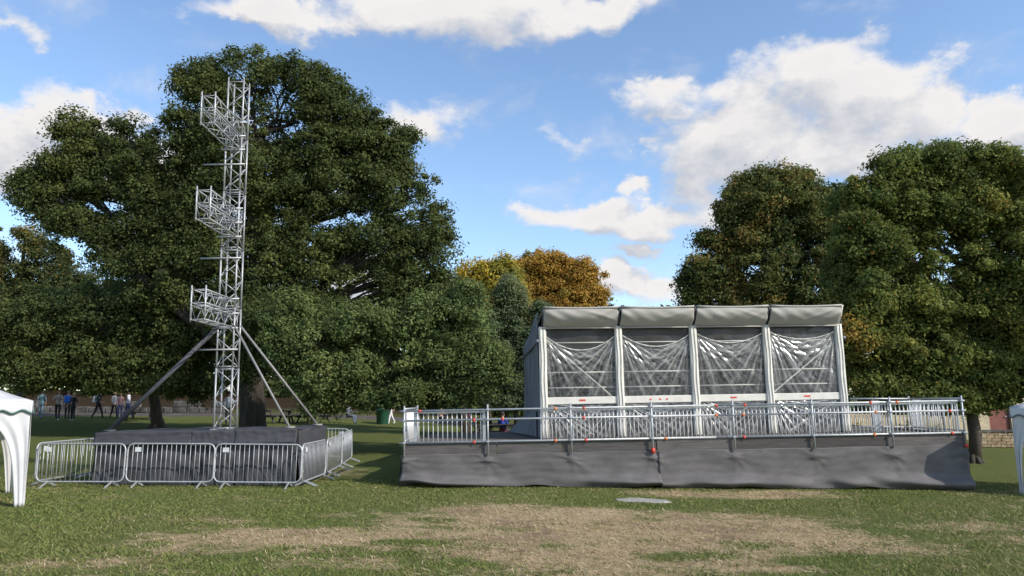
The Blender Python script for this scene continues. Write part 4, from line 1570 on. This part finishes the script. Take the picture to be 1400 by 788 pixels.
def make_person(loc, face, label, top, legs, skin=(.45, .28, .2), hair=(.05, .03, .02), shoes=(.03, .03, .03), stride=.0, arms=.1, sit=False, scale=1.0, bare=False, lean=0.0, long_hair=False, elbow=.2, raise_arm=False, group=None):
    """one continuous skinned figure, facing local -Y, then turned by 'face'"""
    V, E, R = [], [], []

    def add(p, r, par=None):
        V.append(Vector(p))
        R.append(r)
        if par is not None:
            E.append((par, len(V) - 1))
        return len(V) - 1
    zp = .47 if sit else .93
    ln = lambda z: -lean * (z - zp)
    pel = add((0, 0, zp), .125)
    wa = add((0, ln(zp + .16), zp + .16), .11, pel)
    ch = add((0, ln(zp + .36), zp + .36), .125, wa)
    nb_ = add((0, ln(zp + .50), zp + .50), .07, ch)
    nk = add((0, ln(zp + .56) - .01, zp + .57), .05, nb_)
    h0 = add((0, ln(zp + .62) - .02, zp + .63), .068, nk)
    h1 = add((0, ln(zp + .70) - .015, zp + .70), .088, h0)
    add((0, ln(zp + .77) - .005, zp + .77), .07, h1)
    add((0, ln(zp + .66) - .105, zp + .665), .014, h1)                       # nose
    for s in (-1, 1):
        add((s * .09, ln(zp + .67), zp + .675), .016, h1)                    # ears
        sh = add((s * .165, ln(zp + .45), zp + .455), .058, nb_)
        sw = arms * s
        if raise_arm:
            el = add((s * .24, -.16, zp + .26), .042, sh)
            wr = add((s * .10, -.32, zp + .40), .03, el)
        elif sit:
            el = add((s * .22, -.10, zp + .20), .042, sh)
            wr = add((s * .12, -.34, zp + .24), .03, el)
        else:
            el = add((s * .215, sw * .9 + ln(zp + .2), zp + .17), .042, sh)
            wr = add((s * .22, sw * 1.6 - elbow * .6, zp - .06 + elbow * .2), .03, el)
        dv = (V[wr] - V[el]).normalized()
        sd = Vector((s, 0, 0))
        acr = dv.cross(sd).normalized()
        pl = add(V[wr] + dv * .06, .030, wr)
        for q, fl in enumerate((.070, .082, .078, .062)):
            b0 = add(V[pl] + acr * (.027 - .018 * q) + dv * .03, .0095, pl)
            m0 = add(V[b0] + dv * fl * .5 - sd * .006, .0088, b0)
            add(V[m0] + dv * fl * .42 - sd * .018, .008, m0)
        tb = add(V[wr] + dv * .03 + acr * .036, .011, wr)
        add(V[tb] + dv * .045 + acr * .012, .0095, tb)
        hp = add((s * .09, 0, zp - .03), .095, pel)
        if sit:
            kn_ = add((s * .12, -.42, zp + .0), .065, hp)
            an = add((s * .12, -.44 + .04 * s, .08), .042, kn_)
        else:
            st = stride * s
            kn_ = add((s * .095, -st * .5 - .02 - abs(stride) * .08, .50), .065, hp)
            an = add((s * .09, -st * .95 + (.06 if st < 0 else 0), .085 + (.05 if st < -.1 else 0)), .042, kn_)
        add(V[an] + Vector((0, -.13, -.045)), .036, an)
    me_ = bpy.data.meshes.new('person')
    me_.from_pydata([v * scale for v in V], E, [])
    o_ = bpy.data.objects.new('person', me_)
    C.objects.link(o_)
    sk = o_.modifiers.new('skin', 'SKIN')
    for i, d_ in enumerate(me_.skin_vertices[0].data):
        d_.radius = (R[i] * scale,) * 2
        d_.use_root = i == 0
    sub = o_.modifiers.new('sub', 'SUBSURF')
    sub.levels = sub.render_levels = 1
    dg = bpy.context.evaluated_depsgraph_get()
    nm = bpy.data.meshes.new_from_object(o_.evaluated_get(dg))
    bpy.data.objects.remove(o_)
    bpy.data.meshes.remove(me_)
    nm.name = 'person'
    for mm in (pmat('skin', skin), pmat('shirt', top), pmat('trousers', skin if bare else legs), pmat('shoes', shoes), pmat('shorts', legs)):
        nm.materials.append(mm)
    for pgn in nm.polygons:
        c = pgn.center / scale
        pgn.use_smooth = True
        hz_ = c.z
        arm_ = abs(c.x) > .19 and not (sit and c.z < .5)
        if hz_ > zp + .535:
            k_ = 0
        elif hz_ < .09:
            k_ = 3
        elif sit and hz_ < zp + .08:
            k_ = 2
        elif arm_ and hz_ < zp + .14 and hz_ > zp - .25:
            k_ = 0
        elif hz_ < zp + .02:
            k_ = 4 if hz_ > zp - .28 else 2
        else:
            k_ = 1
        pgn.material_index = k_
    o_ = bpy.data.objects.new('person', nm)
    C.objects.link(o_)
    o_.location = loc
    o_.rotation_euler = (0, 0, face)
    tag(o_, label, 'person', group)
    # hair and eyes
    m = MB()
    hc = V[h1] * scale
    r = .1 * scale
    m.grid(lambda u, v: hc + Vector((1.0 * r * math.sin(math.pi * .62 * v) * math.cos(2 * math.pi * u), (1.08 * r * math.sin(math.pi * .62 * v) * math.sin(2 * math.pi * u)) + .022 * scale,
                                     r * 1.12 * math.cos(math.pi * .62 * v) + .012)), 14, 8)
    if long_hair:
        m.grid(lambda u, v: hc + Vector((.085 * scale * math.cos(math.pi * u), .06 * scale + .05 * scale * math.sin(math.pi * u), .02 - .26 * scale * v)), 10, 5)
    hr = m.build('hair', pmat('hair', hair), None, True)
    hr.parent = o_
    m = MB()
    for s in (-1, 1):
        m.blob(hc + Vector((s * .03, -.082, .0)) * scale, Vector((.012, .008, .008)) * scale, 6, 4)
    ey = m.build('eye', pmat('eye', (.02, .02, .02)), None, True)
    ey.parent = o_
    m = MB().beam(hc + Vector((-.022, -.078, -.055)) * scale, hc + Vector((.022, -.078, -.055)) * scale, .01, .008)
    mo = m.build('mouth', pmat('lips', (.3, .1, .08)), None)
    mo.parent = o_
    return o_


def make_backpack(person_loc, face, z, col, label, size=1.0):
    d = Vector((-math.sin(face), math.cos(face), 0)) * .20          # behind the back
    p = Vector(person_loc) + d + Vector((0, 0, z))
    t = thing('backpack', p - Vector((0, 0, .22 * size)), label, 'backpack', None, face)
    m = MB()
    m.box((0, .02, .22 * size), (.30 * size, .17 * size, .44 * size))
    o_ = m.build('bag_body', pmat('bag', col), None)
    o_.parent = t
    bevel(o_, .06, 3)
    m = MB().box((0, .125 * size, .13 * size), (.22 * size, .06, .2 * size))
    o_ = m.build('front_pocket', pmat('bag', col), None)
    o_.parent = t
    bevel(o_, .025, 2)
    for s in (-1, 1):
        m = MB().path([(s * .09, -.06, .40 * size), (s * .10, -.17, .44 * size), (s * .11, -.30, .34 * size), (s * .10, -.28, .16 * size), (s * .09, -.08, .05)], .014, 6)
        o_ = m.build('shoulder_strap', pmat('bag', col), None, True)
        o_.parent = t


def people():
    def P(x, Y, y=575):
        p = at(x, y, Y)
        return Vector((p.x, Y, G(p.x, Y)))
    R = math.radians
    g = 'people walking and sitting beyond the lawn'
    mk = make_person
    mk(P(55, 45), R(10), 'person in a pale teal jacket and jeans beside the left gazebo', (.20, .33, .36), (.13, .2, .26), hair=(.3, .22, .14), stride=.1, group=g)
    mk(P(78, 43.2), R(20), 'person with auburn hair in a grey top, dark leggings and white trainers', (.42, .36, .32), (.015, .015, .02), hair=(.28, .09, .03), shoes=(.75, .75, .75), raise_arm=True, long_hair=True, stride=.12, group=g)
    q = P(91, 44.6)
    mk(q, R(200), 'person in a mauve top carrying a bright blue backpack', (.36, .24, .28), (.02, .02, .03), hair=(.2, .1, .06), stride=.08, group=g)
    make_backpack(q, R(200), 1.22, (.02, .16, .62), 'bright blue backpack on the person in mauve')
    mk(P(99, 43), R(-20), 'fair haired person all in black standing by the blue backpack', (.015, .015, .02), (.012, .012, .016), hair=(.5, .36, .2), shoes=(.6, .6, .58), scale=.92, group=g)
    q = P(133, 45.2)
    mk(q, R(90), 'person in black walking right with a white backpack', (.02, .02, .025), (.015, .015, .018), hair=(.03, .02, .015), stride=.28, arms=.12, lean=.12, elbow=.4, group=g)
    make_backpack(q, R(90), 1.22, (.75, .75, .78), 'white backpack on the person walking right in black', .95)
    mk(P(155, 45.6), R(60), 'person in a white top and black trousers walking among the group', (.72, .70, .64), (.015, .015, .02), hair=(.35, .25, .15), stride=.2, scale=.95, group=g)
    mk(P(163, 45.0), R(40), 'person in a pink top and blue jeans behind the left strut', (.62, .36, .34), (.10, .12, .28), hair=(.4, .25, .14), scale=.93, group=g)
    mk(P(174, 45.4), R(100), 'person in a white top and navy trousers with a pale cap', (.70, .72, .78), (.05, .07, .2), hair=(.62, .55, .52), shoes=(.7, .68, .62), stride=.24, group=g)
    mk(P(312, 38, 570), R(0), 'person in a pale blue top seen through the foot of the lattice tower', (.55, .62, .78), (.10, .10, .12), hair=(.05, .03, .02), group=g)
    mk(P(476, 43.5), R(70), 'person in a white and blue top sitting low under the hanging boughs', (.26, .28, .36), (.12, .15, .24), hair=(.1, .07, .05), sit=True, group=g)
    mk(P(535, 44.3), R(-50), 'person in a dark jacket and white trousers right of the green bin', (.05, .06, .12), (.72, .72, .74), hair=(.55, .5, .45), shoes=(.7, .7, .7), stride=.26, group=g)
    mk(P(603, 44.5), R(30), 'person in a peach top sitting beyond the railing bars on the left', (.62, .36, .24), (.03, .03, .04), hair=(.03, .02, .02), sit=True, group=g)
    mk(P(636, 36), R(20), 'person in a bright pink top sitting beyond the railing by the table', (.60, .14, .32), (.04, .04, .06), hair=(.06, .04, .03), sit=True, group=g)
    mk(P(687, 31.3), R(160), 'person in a bright blue jacket sitting at the picnic table by the pavilion', (.02, .06, .40), (.16, .03, .05), hair=(.03, .02, .02), sit=True, group=g)


people()


# ------------------------------------------------------------------ building beyond the right-hand tree
def make_building():
    Y = 34.0
    x0, x1 = at(1338, 590, Y).x, at(1338, 590, Y).x + 9.0
    zb = G(x0, Y)
    t = thing('low_building', ((x0 + x1) / 2, Y + 2, zb), 'low cream rendered building half hidden behind the right hand tree', 'building')
    h = 3.4
    # front wall between the openings
    ops = [(x0 + .55, x0 + 1.55, zb + .0, zb + 2.05), (x0 + 2.3, x0 + 2.9, zb + .9, zb + 1.9), (x0 + 3.5, x0 + 4.6, zb, zb + 2.1), (x0 + 5.6, x0 + 7.0, zb + .9, zb + 2.0)]
    m = MB()
    edges = [x0] + [q for o_ in ops for q in (o_[0], o_[1])] + [x1]
    for i in range(0, len(edges), 2):
        m.box(((edges[i] + edges[i + 1]) / 2, Y + .15, zb + h / 2 - .2), (edges[i + 1] - edges[i], .3, h + .4))
    for a, b, c, d_ in ops:
        m.box(((a + b) / 2, Y + .15, (d_ + zb + h) / 2), (b - a, .3, zb + h - d_))
        if c > zb + .1:
            m.box(((a + b) / 2, Y + .15, (zb - .4 + c) / 2), (b - a, .3, c - zb + .4))
    m.box((x0 + .15, Y + 2.3, zb + h / 2 - .2), (.3, 4.0, h + .4))
    m.box((x1 - .15, Y + 2.3, zb + h / 2 - .2), (.3, 4.0, h + .4))
    m.build('wall', RENDERWALL, t)
    for i, (a, b, c, d_) in enumerate(ops):
        if i in (0, 2):
            o_ = MB().box(((a + b) / 2, Y + .14, (c + d_) / 2), (b - a - .1, .06, d_ - c - .05)).build('door', REDDOOR, t)
            MB().tube((b - .2, Y + .06, c + 1.0), (b - .2, Y + .10, c + 1.0), .03, 8).build('handle', GALV, o_, True)
        else:
            m = MB()
            for xx in (a + .03, b - .03):
                m.box((xx, Y + .1, (c + d_) / 2), (.06, .08, d_ - c))
            for zz in (c + .03, d_ - .03):
                m.box(((a + b) / 2, Y + .1, zz), (b - a - .12, .08, .06))
            o_ = m.build('window', WHITEMETAL, t)
            MB().box(((a + b) / 2, Y + .12, (c + d_) / 2), (b - a - .13, .02, d_ - c - .13)).build('pane', GLASSDARK, o_)
    rfm = MB().grid(lambda u, v: Vector((x0 - .3 + (x1 - x0 + .6) * u, Y - .4 + 2.6 * v, zb + h - .02 + 1.3 * v)), 12, 6)
    rfm.grid(lambda u, v: Vector((x0 - .3 + (x1 - x0 + .6) * (1 - u), Y + 4.8 - 2.6 * v, zb + h - .02 + 1.3 * v)), 12, 6)
    solidify(rfm.build('roof', SLATE, t), .08)


make_building()


def brick_wall():
    Y = 30.5
    x0, x1 = at(1338, 590, Y).x, at(1470, 590, Y).x
    t = thing('garden_wall', ((x0 + x1) / 2, Y, G((x0 + x1) / 2, Y)), 'low sandy brick wall along the lawn between right hand tree and gazebo', 'wall')
    rd = random.Random(9)
    st = 0
    for row in range(5):
        x = x0 - (.18 if row % 2 else 0)
        while x < x1:
            ln = rd.uniform(.30, .42)
            o_ = MB().box((x + ln / 2, Y + rd.uniform(-.008, .008), G(x, Y) + .06 + row * .12), (ln - .012, .26, .11))
            o_ = bevel(o_.build('block', BRICK if rd.random() < .7 else BRICK2, t), .01, 1)
            x += ln
    m = MB()
    x = x0
    while x < x1:
        MB().box((x + .45, Y, G(x, Y) + .65), (.885, .36, .07)).build('coping_stone', STONE, t)
        x += .9


brick_wall()


def pale_screen():
    Y = 34.0
    x0, x1 = at(1150, 590, Y).x, at(1318, 590, Y).x
    t = thing('board_fence', ((x0 + x1) / 2, Y, G((x0 + x1) / 2, Y)), 'pale cream board fence glimpsed through the right end of the stage railing', 'fence')
    x = x0
    rd = random.Random(6)
    while x < x1:
        o_ = MB().box((x + .09, Y + rd.uniform(-.01, .01), G(x, Y) + .55 + rd.uniform(-.02, .02)), (.165, .025, 1.1)).build('board', RENDERWALL, t)
        x += .18
    for z in (.35, .9):
        MB().box(((x0 + x1) / 2, Y + .05, G((x0 + x1) / 2, Y) + z), (x1 - x0, .06, .08)).build('rail', RENDERWALL, t)
    for i in range(5):
        xx = x0 + (x1 - x0) * i / 4
        MB().box((xx, Y + .13, G(xx, Y) + .5), (.09, .09, 1.1)).build('post', WOODDARK, t)


pale_screen()


def shrub(x, y, Y, rx, rz, label, pal, seed):
    p = at(x, y, Y)
    base = Vector((p.x, Y, G(p.x, Y)))
    rg = np.random.default_rng(seed)
    t = thing('shrub', base, label, 'shrub', 'shrubs by the fence and railing')
    k = int(60 * rx * rz) + 25
    v = rg.normal(size=(k, 3))
    v /= np.linalg.norm(v, axis=1)[:, None]
    v[:, 2] = np.abs(v[:, 2])
    q = np.array(base) + v * rg.uniform(.3, 1, (k, 1)) * np.array([rx, rx * .8, rz * 1.6]) + np.array([0, 0, .1])
    P_, c_ = leaf_cloud(q, np.full(k, .22), v, 26, .06, pal, seed=seed)
    quads_mesh('foliage', P_, c_, LEAF, t)
    m = MB()
    for i in range(7):
        a = i * .9
        m.path([base + Vector((0, 0, -.05)), base + Vector((math.cos(a) * rx * .3, math.sin(a) * rx * .3, rz * .7)), base + Vector((math.cos(a) * rx * .6, math.sin(a) * rx * .6, rz * 1.3))], [.03, .02, .008], 5)
    m.build('stem', BARKDARK, t, True)


shrub(1172, 590, 33.2, .55, .45, 'yellow green bush at the left end of the cream fence', YELLOW, 51)
shrub(1238, 585, 33.0, .6, .5, 'white flecked bush in the middle of the cream fence', GREEN_MID, 52)
shrub(1275, 590, 33.1, .5, .42, 'yellow green bush at the right end of the cream fence', YELLOW, 53)
shrub(660, 560, 36.0, .5, .5, 'small light green sapling behind the railing left of the gap', GREEN_MID, 54)
